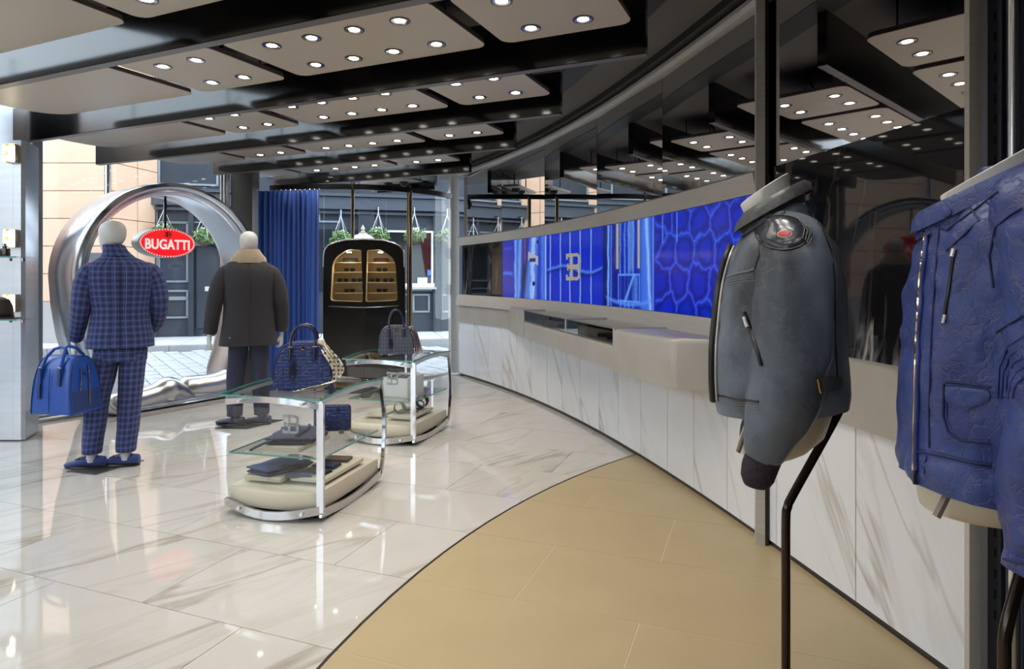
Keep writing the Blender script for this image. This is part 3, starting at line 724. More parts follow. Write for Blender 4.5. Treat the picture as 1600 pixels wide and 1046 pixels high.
# ================================================================== SCREEN
def build_screen():
    px0,px1=787.0,1192.0; nx,nz=620,120
    pxs=np.linspace(px0,px1,nx+1); Ys=np.array([wpx(p) for p in pxs]); z0,z1=1.178,1.882
    pt=[wpt(y,.016) for y in Ys]
    X=np.array([p.x for p in pt]); Yv=np.array([p.y for p in pt])
    zz=np.linspace(z0,z1,nz+1)
    V=np.zeros(((nx+1)*(nz+1),3)); V[:,0]=np.repeat(X,nz+1); V[:,1]=np.repeat(Yv,nz+1); V[:,2]=np.tile(zz,nx+1)
    PX,VV=np.meshgrid(pxs,np.linspace(0,1,nz+1),indexing='ij')
    rs=np.random.RandomState(3)
    def noise(fx,fy,seed):
        r=np.random.RandomState(seed); out=np.zeros_like(PX)
        for k in range(7):
            a=r.uniform(-1,1); f=2**(k*.45); out+=np.sin(PX/400*fx*f*6.28+a*VV*fy*f*6.28+r.uniform(0,6.28))*r.uniform(.3,1)/f**.6*np.cos(VV*fy*f*6.28*r.uniform(.4,1)+r.uniform(0,6))
        return out/2
    sl=lambda c: np.array([((x/255+.055)/1.055)**2.4 for x in c])
    C=np.zeros(PX.shape+(3,)); C[:]=sl((13,38,188))
    C*= (1+.16*noise(3,1,1)+.08*noise(26,1.2,2))[...,None]
    def mixc(mask,col): 
        mk=np.clip(mask,0,1)[...,None]; C[:]=C*(1-mk)+sl(col)*mk
    g=lambda x,c,s: np.exp(-((x-c)/s)**2)
    band=lambda x,a,b,e=.8: 1/(1+np.exp(-(x-a)/e))/(1+np.exp((x-b)/e))
    wob=noise(9,2,5)*1.2
    # left stub of croc
    mixc(band(PX,780,804)*.45,(12,26,120)); mixc(g(VV,.42+.02*wob,.03)*band(PX,788,803),(60,105,225)); mixc(g(VV,.86,.03)*band(PX,790,803)*.7,(40,70,200))
    # first strap
    mixc(band(PX,805,856)*.75,(20,40,170)); mixc(g(PX,807.5+wob,1.5),(120,165,240)); mixc(g(PX,814+VV*3-2+wob,2.6)*.9,(110,165,240)); mixc(g(PX,811+wob,1.5)*.6,(70,120,225))
    mixc(band(PX,818,827,1.2)*(.3+.7*band(VV,-.1,.62,.05)),(22,18,38)); mixc(g(PX,822,1.5)*band(VV,.6,1.1,.04),(120,75,70))
    c=836+3*(VV-.5); wdt=7+6*(1-VV); mixc(band(PX,c-wdt,c+5,1)*.8,(88,135,230)); mixc(g(PX,c-3+wob*2,1.6)*.8,(165,200,250)); mixc(g(PX,c+wob*2,1.2)*.7,(190,215,250))
    mixc(((abs(PX-835)<8)&(abs(VV-.66+.006*(PX-835))<.07))*1.0,(165,170,185)); mixc(((abs(PX-834)<5)&(abs(VV-.63)<.03))*1.,(40,50,100))
    mixc(((PX-836)/2.6)**2+((VV-.25)/.035)**2<1,(14,16,50)); mixc(((PX-842)/1.8)**2+((VV-.92)/.03)**2<1,(14,16,50))
    mixc(g(PX,850+wob,3)*.8,(75,125,235)); mixc(g(PX,854.5,1.0),(150,190,250))
    # belly squares
    for x in(862,878,893,909,926): mixc(g(PX,x+.5*wob,.8)*.95,(140,180,245)); mixc(g(PX,x+2.0+.5*wob,1.6)*.45,(14,26,120))
    cr=.47+.05*np.sin((PX-860)/13)+.015*wob; mk=band(PX,857,944); mixc(g(VV,cr-.035,.03)*mk*.75,(10,22,105)); mixc(g(VV,cr,.018)*mk*.8,(85,130,240))
    # second strap with bars and ring
    mixc(band(PX,943,1026)*.55,(15,30,140)); mixc(band(PX,945,951)*.8,(8,12,50)); mixc(g(PX,953+wob,1.3),(120,170,245)); mixc(g(PX,957.5+wob,1.0)*.7,(90,140,240))
    mixc(band(PX,962,966,1)*band(VV,.5,.66,.04)*.7,(130,95,110)); mixc(band(PX,960,968)*.5,(10,18,75))
    for x in(967.5,1001): mixc(band(PX,x-1.8,x+1.8,.4)*(VV>.45),(175,172,160)); mixc(band(PX,x+1.8,x+3,.4)*(VV>.45),(25,30,70))
    for x in(972,979,985,992): mixc(g(PX,x+wob*1.2,1.1)*.75,(95,150,245))
    mixc(band(PX,985,993)*band(VV,.42,1.1,.02)*.4,(120,170,250))
    bx=((PX>968)&(PX<1003)&(VV>.06)&(VV<.40)); mixc(bx*.8,(16,32,150)); edge=bx&~((PX>969.6)&(PX<1001.4)&(VV>.085)&(VV<.375)); mixc(edge*.9,(90,140,240))
    mixc(bx*g(PX-985,(VV-.2)*45,1.6)*.9,(110,165,245)); mixc(bx*g(PX,996+wob*2,3)*.6,(95,150,245))
    mixc(band(PX,1004,1020,1.5)*.75,(70,125,240)); mixc(g(PX,1013+6*(1-VV)+wob,2.2)*.8,(150,195,250)); mixc(g(PX,1023.5,.9)*.9,(110,155,245))
    mixc(g(VV,.04+((PX-985)/75)**2*.3,.02)*band(PX,950,1020)*.8,(90,140,240))
    # big scales at the right
    mk=band(PX,1027,1300,.6); mixc(mk*.35,(14,30,170))
    seeds=[(1040,.95),(1068,.92),(1097,.86),(1128,.86),(1160,.83),(1190,.9),(1046,.62),(1072,.60),(1104,.62),(1136,.55),(1168,.55),(1195,.6),(1035,.30),(1064,.30),(1096,.30),(1124,.22),(1152,.25),(1184,.28),(1045,.03),(1075,.02),(1108,-.02),(1140,-.03),(1172,0),(1032,.78),(1116,1.1),(1148,1.12),(1085,1.15)]
    D=[]
    wx_,wy=noise(5,2,8)*3,noise(7,2,9)*.04
    for sx,sv in seeds: D.append(np.hypot((PX+wx_-sx)/1.0,(VV+wy-sv)*88))
    D=np.sort(np.array(D),axis=0); e=D[1]-D[0]
    hair=.5+.5*np.sin(PX*2.1+VV*70+noise(20,9,12)*6)*np.sin(PX*.9-VV*160); mixc(mk*np.exp(-((e-8)/5)**2)*.65,(12,20,100)); mixc(mk*np.exp(-(e/(2.6+1.4*hair))**2)*.6,(38,72,225)); mixc(mk*np.exp(-(e/1.0)**2)*.45*hair,(110,150,250)); mixc(mk*.22*hair*np.exp(-((e-4)/3)**2),(20,34,150))
    mixc(mk*np.clip(D[0]/26,0,1)*0,(0,0,0))
    for x in(1038.5,1061): mixc(g(PX,x,.8)*(VV>.7)*.7,(100,150,245))
    idx=np.arange((nx)*(nz)); i=idx//nz; j=idx%nz; a=i*(nz+1)+j
    Fq=np.stack([a,a+nz+1,a+nz+2,a+1],1)
    me=bpy.data.meshes.new('picture'); me.vertices.add(len(V)); me.vertices.foreach_set('co',V.ravel())
    me.loops.add(Fq.size); me.loops.foreach_set('vertex_index',Fq.ravel().astype(np.int32)); me.polygons.add(len(Fq)); me.polygons.foreach_set('loop_start',(np.arange(len(Fq))*4).astype(np.int32))
    me.update(calc_edges=True); me.validate()
    at=me.color_attributes.new('picture','FLOAT_COLOR','POINT'); col=np.ones((len(V),4)); col[:,:3]=np.clip(C.reshape(-1,3),0,1); at.data.foreach_set('color',col.ravel())
    mt=mat('screen_picture',(0.004,.006,.02),.12,spec=.4); nt,b=nodes_of(mt); ca=N(nt,'VertexColor'); ca.layer_name='picture'
    nt.links.new(ca.outputs[0],b.inputs['Emission Color']); b.inputs['Emission Strength'].default_value=SCREEN_E
    me.materials.append(mt); me.shade_smooth()
    t=thing('display_screen','long curved backlit screen showing blue crocodile leather bag close-up','screen',tuple(wpt(5.5,0))[:2]+(1.18,))
    o=link('picture',me,t); o.location=-Vector(t.location)
    m=strip(MB(),Ys[-1],Ys[0],1.178,1.882,.012,.05,16); o=m.build('screen_housing',M_dark,t); o.location=-Vector(t.location)
    y=wpx(898); p=wpt(y,.017); q=wpt(y-.1,.017)-wpt(y+.1,.017)
    o=emblem(.33,.27,.13,.006).build('emblem',mat('emblem_pewter',(.35,.32,.22),.4,.3,emit=(.42,.40,.30),es=.5),t); o.location=p+Vector((0,0,1.53))-Vector(t.location); o.rotation_euler=(0,0,math.atan2(q.y,q.x))
    o['label']='pewter interlocked letter emblem'
SCREEN_E=.95
build_screen()
# ================================================================== COUNTER
# front line in plan (from far to near) found from the bottom edge of the body
ct=thing('display_counter','long curved pewter leather counter jutting from the wall below the screen','counter',(.9,4.4,.78))
def cback(Y): return wpt(Y,.022)
front=[(8.02,.03),(7.5,.20),(7.1,.27),(6.4,.36),(5.7,.40),(5.1,.42),(4.63,.42),(4.25,.41)]
fl=[wpt(y,o) for y,o in front]
c0_,c1_,c2_=fl[-1],Vector((.945,3.82,0)),Vector((1.30,3.66,0))
corner=[]
pa=c1_+(c0_-c1_).normalized()*.04; pb=c1_+(c2_-c1_).normalized()*.04
for k in range(7):
    t_=k/6; corner.append(pa*(1-t_)**2+c1_*2*t_*(1-t_)+pb*t_*t_)
PATH=smoothpath(fl,4)+[fl[-1].lerp(pa,.5)]+corner+[pb.lerp(c2_,.5),c2_]
O=Vector(ct.location)
def body(i0,i1,z0,z1,inset=0):
    pf=PATH[i0*4:(i1*4+1 if i1<len(fl)-1 else len(PATH))]; rr=[]
    for p in pf:
        yb=min(max(p.y+.03*(p.x-.9),3.64),8.02); bk=cback(yb); dd=(bk-p); dd.z=0; L=max(dd.length,.001); d=dd/L
        e=min(.03,L*.3); f=p+d*inset
        rr.append([f+d*e*.2+Vector((0,0,z0)),f+Vector((0,0,z0+e)),f+Vector((0,0,z1-e)),f+d*e*.35+Vector((0,0,z1-e*.35)),f+d*e+Vector((0,0,z1)),bk+Vector((0,0,z1+.0)),bk+Vector((0,0,z0))])
    return MB().loft([[q-O for q in r] for r in rr])
# solid ends, and two glazed drawers between them
iA=2; iB=6
body(0,iA,.77,1.068).build('end_body',M_counter,ct,ang=40)
body(iB,len(fl)-1,.77,1.068).build('end_body',M_counter,ct,ang=40)
body(iA,iB,.77,.955,.004).build('drawer_base',M_counter,ct,ang=40)
M_tray=mat('cream_tray',(.66,.58,.42),.5); M_smoke=thin_glass('smoked_glass',(.50,.50,.49),1.3)
pf=PATH[iA*4:iB*4+1]
rr=[]
for p in pf:
    bk=cback(p.y); d=(bk-p).normalized(); rr.append([p+d*.01+Vector((0,0,.958)),p+d*.01+Vector((0,0,.964)),bk+Vector((0,0,.964)),bk+Vector((0,0,.958))])
MB().loft([[q-O for q in r] for r in rr]).build('display_floor',M_tray,ct)
rr=[]
for p in pf:
    bk=cback(p.y); d=(bk-p).normalized(); rr.append([p+d*.004+Vector((0,0,.958)),p+d*.004+Vector((0,0,1.062)),p+d*.012+Vector((0,0,1.062)),p+d*.012+Vector((0,0,.958))])
MB().loft([[q-O for q in r] for r in rr]).build('glass_front',M_smoke,ct)
rr=[]
for p in pf:
    bk=cback(p.y); d=(bk-p).normalized(); rr.append([p+d*.0+Vector((0,0,1.058)),p+d*.0+Vector((0,0,1.068)),bk+Vector((0,0,1.068)),bk+Vector((0,0,1.058))])
MB().loft([[q-O for q in r] for r in rr]).build('glass_top',M_glassg,ct)
for k in (0,len(pf)//2,len(pf)-1):
    p=pf[k]; bk=cback(p.y); d=(bk-p).normalized(); q=p+d*.012
    MB().box((q.x-O.x,q.y-O.y,1.01-O.z),(.02,.02,.115),rz=.5).build('divider',M_steel,ct)
    MB().box(((p.x+bk.x)/2-O.x,(p.y+bk.y)/2-O.y,1.072-O.z),((bk-p).length,.016,.012),rz=math.atan2(d.y,d.x)).build('top_bar',M_steel,ct)
for k,(px,nm,lab,cat,c) in enumerate(((860,'wallet','small blue leather wallet lying inside the glazed counter drawer','wallet',(.05,.09,.30)),(935,'card_holder','dark leather card holder inside the nearer glazed counter drawer','wallet',(.02,.018,.02)),(950,'card_holder','black leather card holder at the near end of the glazed drawer','wallet',(.012,.012,.012)))):
    y=wpx(px)-.9*(0); yy={860:6.0,935:5.05,950:4.85}[px]; p=wpt(yy,.26)
    o=MB().box((0,0,.012),(.20,.11,.022),bev=.005).box((0,0,.028),(.19,.105,.006),bev=.002).build(nm,mat('small_leather',c,.45),None); o.location=(p.x,p.y,.9645); o.rotation_euler=(0,0,1.9+.3*k); tag(o,lab,cat)
# ================================================================== FABRICS
def uvmat(name,fn,rough=.8,sheen=0,bump=None):
    m=mat(name,(.1,.1,.1),rough,sheen=sheen,bump=bump); nt,b=nodes_of(m)
    uv=N(nt,'UVMap'); sp=N(nt,'SeparateXYZ'); nt.links.new(uv.outputs[0],sp.inputs[0]); fn(nt,b,sp); return m
def math_(nt,op,a,b=None):
    n=N(nt,'Math',operation=op)
    for i,x in enumerate((a,b)):
        if x is None: continue
        if isinstance(x,(int,float)): n.inputs[i].default_value=x
        else: nt.links.new(x,n.inputs[i])
    return n.outputs[0]
def line(nt,x,period,width,phase=0):
    f=math_(nt,'FRACT',math_(nt,'MULTIPLY',math_(nt,'ADD',x,phase),1/period)); d=math_(nt,'ABSOLUTE',math_(nt,'SUBTRACT',f,.5))
    return math_(nt,'LESS_THAN',d,width/period/2)
def plaid(nt,b,sp):
    x,y=sp.outputs[0],sp.outputs[1]
    l=math_(nt,'MAXIMUM',line(nt,x,.046,.0036),line(nt,y,.046,.0036))
    l2=math_(nt,'MAXIMUM',line(nt,x,.046,.003,.009),line(nt,y,.046,.003,.009))
    d=math_(nt,'MAXIMUM',line(nt,x,.046,.012,.023),line(nt,y,.046,.012,.023))
    t=math_(nt,'ADD',math_(nt,'MULTIPLY',l,.85),math_(nt,'MULTIPLY',l2,.4)); t=math_(nt,'MINIMUM',t,1.0)
    mx=N(nt,'Mix',data_type='RGBA'); mx.inputs[6].default_value=(.028,.045,.155,1); mx.inputs[7].default_value=(.020,.020,.055,1); nt.links.new(math_(nt,'MULTIPLY',d,.8),mx.inputs[0])
    m2=N(nt,'Mix',data_type='RGBA'); nt.links.new(t,m2.inputs[0]); nt.links.new(mx.outputs[2],m2.inputs[6]); m2.inputs[7].default_value=(.12,.165,.40,1)
    nt.links.new(m2.outputs[2],b.inputs['Base Color'])
def pin(nt,b,sp):
    l=line(nt,sp.outputs[0],.018,.0022)
    m2=N(nt,'Mix',data_type='RGBA'); nt.links.new(math_(nt,'MULTIPLY',l,.7),m2.inputs[0]); m2.inputs[6].default_value=(.020,.023,.050,1); m2.inputs[7].default_value=(.10,.11,.18,1)
    nt.links.new(m2.outputs[2],b.inputs['Base Color'])
M_plaid=uvmat('plaid_wool',plaid,.85,sheen=.08); M_pin=uvmat('pinstripe_wool',pin,.85,sheen=.06)
M_coat=mat('charcoal_cloth',(.026,.023,.028),.8,sheen=.08,bump=(30,.25))
M_fur=mat('sand_fur',(.42,.32,.21),.9,sheen=.6,bump=(90,.9)); M_suede=mat('blue_suede',(.016,.036,.19),.75,sheen=.4)
M_navyl=mat('navy_leather',(.018,.024,.060),.35); M_scarf=mat('cream_silk',(.72,.67,.56),.6)
M_socks=mat('pale_sock',(.55,.55,.58),.8)
# ================================================================== MANNEQUINS  (local: +y is where the figure faces, feet at z=0)
def fold(amp,n,ph): return lambda t: amp*math.sin(n*t+ph)
def head(parent,z0,turn,m=M_white):
    mb=MB(); prof=[(-.012,.020,.025),(.0,.040,.045),(.02,.055,.060),(.05,.066,.076),(.09,.076,.094),(.13,.081,.104),(.17,.079,.102),(.20,.067,.088),(.222,.045,.058),(.232,.015,.02)]
    rr=[]
    for h,a,b in prof: rr.append(sell((0,.034*(1-h/.1) if h<.1 else 0,z0+h),a,b,24,2.1))
    mb.loft(rr); mb.loft([sell((0,-.02,z0-.12),.054,.056,20,2),sell((0,-.02,z0-.05),.047,.050,20,2),sell((0,-.01,z0+.03),.046,.052,20,2)])
    o=mb.build('head',m,parent,ang=80); o.rotation_euler=(0,0,turn); return o
def hand(parent,wrist,down,palmn,m=M_white,curl=.6,name='hand',sc=1.0):
    """palm plus five bent fingers; down = pointing direction, palmn = palm normal"""
    d=Vector(down).normalized(); n=Vector(palmn); n=(n-d*n.dot(d)).normalized(); s=d.cross(n); w=Vector(wrist); mb=MB()
    L=.095*sc
    ring=lambda c,a,b:[c+s*(a*math.cos(2*math.pi*k/12))+n*(b*math.sin(2*math.pi*k/12)) for k in range(12)]
    mb.loft([ring(w-d*.03,.026*sc,.020*sc),ring(w+d*.01,.029*sc,.018*sc),ring(w+d*.05*sc,.040*sc,.016*sc),ring(w+d*L,.041*sc,.012*sc)])
    for k,(off,ln) in enumerate(((-.030,.070),(-.010,.082),(.010,.078),(.029,.062))):
        b=w+d*(L-.008)+s*off*sc; p1=b+d*ln*.45*sc+n*.10*ln*curl; p2=p1+(d*math.cos(curl*1.4)+n*math.sin(curl*1.4))*ln*.32*sc; p3=p2+(d*math.cos(curl*2.6)+n*math.sin(curl*2.6))*ln*.25*sc
        mb.tube([b,p1,p2,p3],[.0095*sc,.0088*sc,.008*sc,.005*sc],8)
    b=w+d*.02-s*.03*sc; mb.tube([b,b+d*.03*sc-s*.018*sc+n*.01,b+d*.058*sc-s*.016*sc+n*.025*sc,b+d*.075*sc-s*.008*sc+n*.035*sc],[.013*sc,.0115*sc,.010*sc,.006*sc],8)
    return mb.build(name,m,parent,ang=80)
def shoe(parent,x,y,yaw,m_,name='shoe',L=.29,tassel=False):
    mb=MB(); rr=[]
    for t,wd,hh,z in((-.10,.022,.03,.02),(-.09,.034,.07,.02),(-.04,.037,.075,.02),(.02,.036,.062,.02),(.07,.043,.052,.02),(.12,.046,.042,.02),(.16,.038,.034,.02),(.19,.018,.022,.02),(.198,.006,.012,.02)):
        ring=[]
        for k in range(14):
            a=2*math.pi*k/14; zz=math.sin(a); ring.append(Vector((wd*math.cos(a),t,.012+ (zz*hh*.5+hh*.5))))
        rr.append(ring)
    mb.loft(rr); o=mb.build(name,m_,parent,ang=70); o.location=(x,y,.006); o.rotation_euler=(0,0,yaw)
    mb=MB(); mb.loft([[Vector((math.cos(6.283*k/16)*w,t+math.sin(6.283*k/16)*l,z)) for k in range(16)] for w,t,l,z in((.04,.045,.148,0),(.043,.045,.15,.004),(.041,.045,.147,.014))]); s=mb.build('sole',M_dark,o)
    if tassel:
        mb=MB()
        for dx in(-.012,.012): mb.tube([(dx,.075,.072),(dx*1.8,.11,.064)],[.008,.004],6)
        mb.box((0,.06,.076),(.05,.025,.008)); mb.build('tassel',M_navyl,o)
    return o
def leg(mb,hip,knee,ank,r,n=28,ph=0):
    rr=[]
    pts=[hip,(Vector(hip)*.5+Vector(knee)*.5),knee,(Vector(knee)*.5+Vector(ank)*.5),Vector(ank)+Vector((0,0,.05)),ank]
    sp_=smoothpath(pts,4)
    for k,p in enumerate(sp_):
        t=k/(len(sp_)-1); a=r[0]*(1-t)**1+r[1]*t; a=a if t<.9 else a*1.03
        rr.append(sell(p,a*.95,a*1.12,n,2.1,0,lambda q,t=t: .025*math.sin(3*q+9*t+ph)+.018*math.sin(5*q-21*t+ph)))
    mb.loft(rr)
def sleeve(path,rads,n=24,ph=0,amp=.03):
    p=smoothpath(path,5); k=len(p); rr=[]
    up=None; out=[]
    for i,q in enumerate(p):
        t=(p[min(i+1,k-1)]-p[max(i-1,0)]).normalized()
        if up is None: a=Vector((0,1,0)); up=(a-t*a.dot(t)).normalized()
        else: up=(up-t*up.dot(t)).normalized()
        sd=t.cross(up); u=i/(k-1)*(len(rads)-1); a0=rads[int(u)]; a1=rads[min(int(u)+1,len(rads)-1)]; r=a0+(a1-a0)*(u-int(u))
        out.append([q+(sd*math.cos(2*math.pi*j/n)+up*1.12*math.sin(2*math.pi*j/n))*r*(1+amp*math.sin(3*2*math.pi*j/n+i*1.1+ph)*math.sin(i*.9+ph)) for j in range(n)])
    return out
def mannequin(label,loc,rz,jm,tm,rings,larm,rarm,legs,hz,turn,sc,shoe_m,yaws,tassel,foot_y,plate):
    t=thing('mannequin',label,'mannequin',loc,rz)
    head(t,hz,turn)
    mb=MB(); mb.loft([sell(c,a,b,36,2.5,0,f) for c,a,b,f in rings]); jk=mb.build('jacket',jm,t,ang=70)
    for path,rd,ph in(larm,rarm): MB().loft(sleeve(path,rd,ph=ph)).build('sleeve',jm,jk,ang=70)
    mb=MB(); mb.loft([sell((0,0,.80),.175,.13,32,2.4),sell((0,0,.92),.18,.135,32,2.4),sell((0,0,1.0),.165,.12,32,2.4)])
    for i,(h,k,a_,r) in enumerate(legs): leg(mb,h,k,a_,r,ph=i*1.7)
    mb.build('trousers',tm,t,ang=70)
    for i,(h,k,a_,r) in enumerate(legs):
        MB().loft([sell((a_[0],a_[1]+.0,.05),.036,.045,16,2),sell((a_[0],a_[1],a_[2]+.04),.036,.045,16,2)]).build('sock' if tassel else 'ankle',M_socks if tassel else M_navyl,t)
        s=shoe(t,a_[0]+foot_y[0]*math.cos(yaws[i]+R(90))*0,a_[1],yaws[i],shoe_m,tassel=tassel)
    MB().prism(plate,.0,.006).build('base_plate',mat('plate_steel',(.30,.28,.25),.3,.9) if tassel else M_dark,t,smooth=False)
    return t,jk
# ---- mannequin in the plaid suit
o1=Vector((-2.965,4.90,0)); rz1=R(20+10)       # faces away from the camera, a little to the left
plate=[(-.345,.0),(-.155,-.19),(.155,.06),(-.025,.24)]
J1=[((0,.0,.90),.222,.150,fold(.02,4,1)),((0,0,.97),.218,.148,fold(.018,4,1.3)),((0,0,1.08),.20,.135,fold(.01,4,1.6)),((0,.0,1.18),.193,.130,None),((0,-.005,1.30),.212,.142,None),((0,-.01,1.42),.226,.140,None),((0,-.01,1.50),.222,.120,None),((-.005,-.008,1.54),.185,.098,None),((-.018,.002,1.578),.118,.082,None),((-.032,.012,1.615),.082,.074,None),((-.045,.02,1.65),.070,.070,None)]
t1,j1=mannequin('mannequin in blue plaid suit holding a cobalt bag, left of the red sign',o1,rz1,M_plaid,M_plaid,J1,
   ([(-.12,-.005,1.50),(-.195,-.005,1.465),(-.232,-.01,1.36),(-.250,-.015,1.22),(-.270,.05,1.08),(-.294,.115,.968)],[.045,.072,.074,.066,.058,.050],0),
   ([(.12,-.005,1.50),(.195,-.005,1.465),(.238,-.01,1.36),(.255,-.015,1.22),(.235,.07,1.08),(.16,.14,1.0)],[.045,.072,.074,.066,.058,.053],1.4),
   [((-.088,0,.86),(-.150,.02,.50),(-.185,.03,.115),(.098,.066)),((.082,-.01,.86),(.06,-.02,.50),(.035,-.03,.115),(.098,.068))],1.625,R(42),1,M_suede,[R(66),R(63)],True,(0,0),plate)
for ch in t1.children:
    if ch.name.startswith('head'): ch.location=(-.055,.03,0)
# back seam, collar, vents, cuff buttons
MB().tube([(0,-.152,1.53),(0,-.155,1.42),(0,-.15,1.2),(0,-.158,.91)],.003,6).build('back_seam',mat('seam_navy',(.012,.014,.04),.8),j1)
MB().loft([sell((-.020,.004,1.585),.108,.088,28,2.2),sell((-.035,.014,1.63),.082,.080,28,2.2),sell((-.048,.022,1.672),.073,.076,28,2.2),sell((-.048,.022,1.674),.062,.066,28,2.2)]).build('collar',M_plaid,j1)
hand(t1,(-.300,.130,.955),(-.08,.15,-1),(.9,.4,0),curl=.9)
m=MB(); 
for k in range(3): m.lathe([(.0,-.003),(.008,0),(.0,.004)],(-.325,.085,.985+.024*k),10)
m.build('cuff_button',mat('button_pale',(.5,.5,.55),.3,.5),j1)
# ---- the blue bag in its hand
def handle_path(w,h,n=12): return [(w*math.cos(R(180-180*k/n)),0,h*math.sin(R(180-180*k/n))**.85) for k in range(n+1)]
M_bag1=mat('cobalt_leather',(.018,.085,.40),.34,bump=(140,.08)); M_bag1d=mat('cobalt_leather_dark',(.022,.050,.19),.4)
hp=P(116,552,4.72)
b1=thing('travel_bag','cobalt blue leather holdall hanging from the hand of the plaid mannequin','bag',(hp.x-.075,hp.y-.06,.452),R(-10))
b1['kind']='thing'; b1.scale=(.78,1,1); b1.location.x+=.052
def arch_sec(x,k,kz=1.0,n=30):
    out=[(x,-.128*k,.012),(x,-.135*k,.03)]
    for q in range(n+1):
        a=math.pi*q/n; c_=-math.cos(a); s_=math.sin(a); out.append((x,(.135*k-.012*s_)*math.copysign(abs(c_)**.72,c_),.03+.385*kz*s_**.62))
    return [Vector((p[0]*(1-.20*(p[2]/.41)**1.3),p[1],p[2])) for p in out+[(x,.135*k,.03),(x,.128*k,.012)]]
MB().loft([arch_sec(-.200,.93,.96),arch_sec(-.190,.985,.985),arch_sec(-.17,1),arch_sec(0,1.02,1.01),arch_sec(.17,1),arch_sec(.222,.985,.985),arch_sec(.232,.93,.96)]).build('body',M_bag1,b1,ang=40)
for x in(-.194,.226): MB().tube([p+Vector((0,0,0)) for p in arch_sec(x,.985,.985)],.0055,6).build('piping',M_bag1d,b1)
pe=[(y,z) for _,y,z in arch_sec(0,.86,.93)]
MB().ext([(y,z) for y,z in pe if z<.20]+[(.112,.20),(-.112,.20)] if False else [(-.115,.03),(.115,.03),(.112,.17),(-.112,.17)],(.232,0,0),(0,1,0),(-.085,0,1),(.004,0,0)).build('end_patch',M_bag1d,b1,smooth=False)
for y0,y1,z0,z1 in((.02,.035,.05,.35),(-.05,-.035,.17,.33)): MB().tube([(.236-.018*(z0>.1),y0,z0),(.224,(y0+y1)/2,(z0+z1)/2),(.198,y1,z1)],.004,6).build('zip',M_brass,b1)
m=MB(); m.tube([(.206,.035,.34),(.216,.034,.30)],.008,8); m.lathe([(.012,-.004),(.018,0),(.012,.004)],(.214,-.0,.30),12); m.build('zip_pull',M_chrome,b1)
for y in(-.075,.075):
    sg_=1 if y>0 else -1
    hd=MB().tube([(-.10,sg_*.126,.25),(-.10,sg_*.118,.33),(-.088,sg_*.085,.41),(-.06,y*.6,.462),(0,y*.4,.478),(.06,y*.6,.462),(.088,sg_*.085,.41),(.10,sg_*.118,.33),(.10,sg_*.126,.25)],.0115,8).build('handle',M_bag1,b1)
    for x in(-.10,.10):
        MB().box((x,sg_*.132,.275),(.030,.014,.13),bev=.004).build('handle_tab',M_bag1d,hd)
        MB().tube([(x-.016,sg_*.130,.335),(x,sg_*.134,.345),(x+.016,sg_*.130,.335)],.005,6).build('buckle',M_silver,hd)
MB().box((-.10,-.143,.17),(.035,.010,.10),bev=.004).build('luggage_tag',M_bag1d,b1)
MB().tube([(0,-.1375,.03),(0,-.139,.20),(0,-.125,.33)],.0025,6).build('front_seam',M_bag1d,b1)
# ---- mannequin in the charcoal coat
o2=Vector((-2.55,6.26,0)); rz2=R(24)
J2=[((0,.0,.775),.265,.175,fold(.03,5,0)),((0,0,.86),.255,.170,fold(.025,5,.3)),((0,0,1.0),.235,.155,fold(.015,5,.6)),((0,.0,1.15),.225,.150,None),((0,-.005,1.30),.232,.155,None),((0,-.01,1.42),.240,.150,None),((0,-.01,1.51),.232,.128,None),((0,-.008,1.56),.195,.105,None),((0,-.002,1.60),.12,.085,None),((0,.0,1.64),.085,.078,None)]
t2,j2=mannequin('mannequin in charcoal coat with sand fur collar, right of the chrome ring',o2,rz2,M_coat,M_pin,J2,
   ([(-.12,-.005,1.51),(-.205,0,1.465),(-.262,-.01,1.34),(-.295,-.02,1.20),(-.32,-.01,1.05),(-.34,.02,.90)],[.05,.078,.080,.074,.068,.062],0),
   ([(.12,-.005,1.51),(.205,0,1.465),(.262,-.01,1.34),(.29,-.02,1.20),(.305,.0,1.05),(.30,.02,.90)],[.05,.078,.080,.074,.068,.062],2),
   [((-.085,0,.82),(-.115,.03,.48),(-.125,.0,.10),(.098,.070)),((.085,-.01,.82),(.105,.0,.48),(.115,-.03,.10),(.098,.070))],1.64,R(12),1,M_navyl,[R(58),R(52)],False,(0,0),[(-.30,-.06),(-.02,-.20),(.32,.06),(.04,.22)])
MB().loft([sell((0,.0,1.565),.165,.118,36,2.1,0,fold(.03,11,0)),sell((0,.0,1.61),.155,.118,36,2.1,0,fold(.04,13,1)),sell((0,.0,1.66),.115,.105,36,2.1,0,fold(.04,12,2)),sell((0,.0,1.70),.092,.09,36,2.1,0,fold(.04,9,2)),sell((0,.0,1.702),.06,.06,36,2.1)]).build('fur_collar',M_fur,j2)
MB().tube([(0,-.165,1.56),(0,-.165,1.42),(0,-.162,1.2),(0,-.172,.80)],.004,6).build('back_seam',M_dark,j2)
hand(t2,(-.345,.03,.87),(-.05,.1,-1),(.9,.4,0),curl=.8); hand(t2,(.30,.03,.87),(.0,.1,-1),(-.9,.4,0),curl=.8)
MB().lathe([(.0,-.004),(.010,0),(.0,.005)],(0,0,0),10).build('coat_button',mat('button_pearl',(.7,.7,.7),.2,.5),j2).location=(-.17,-.17,.86)

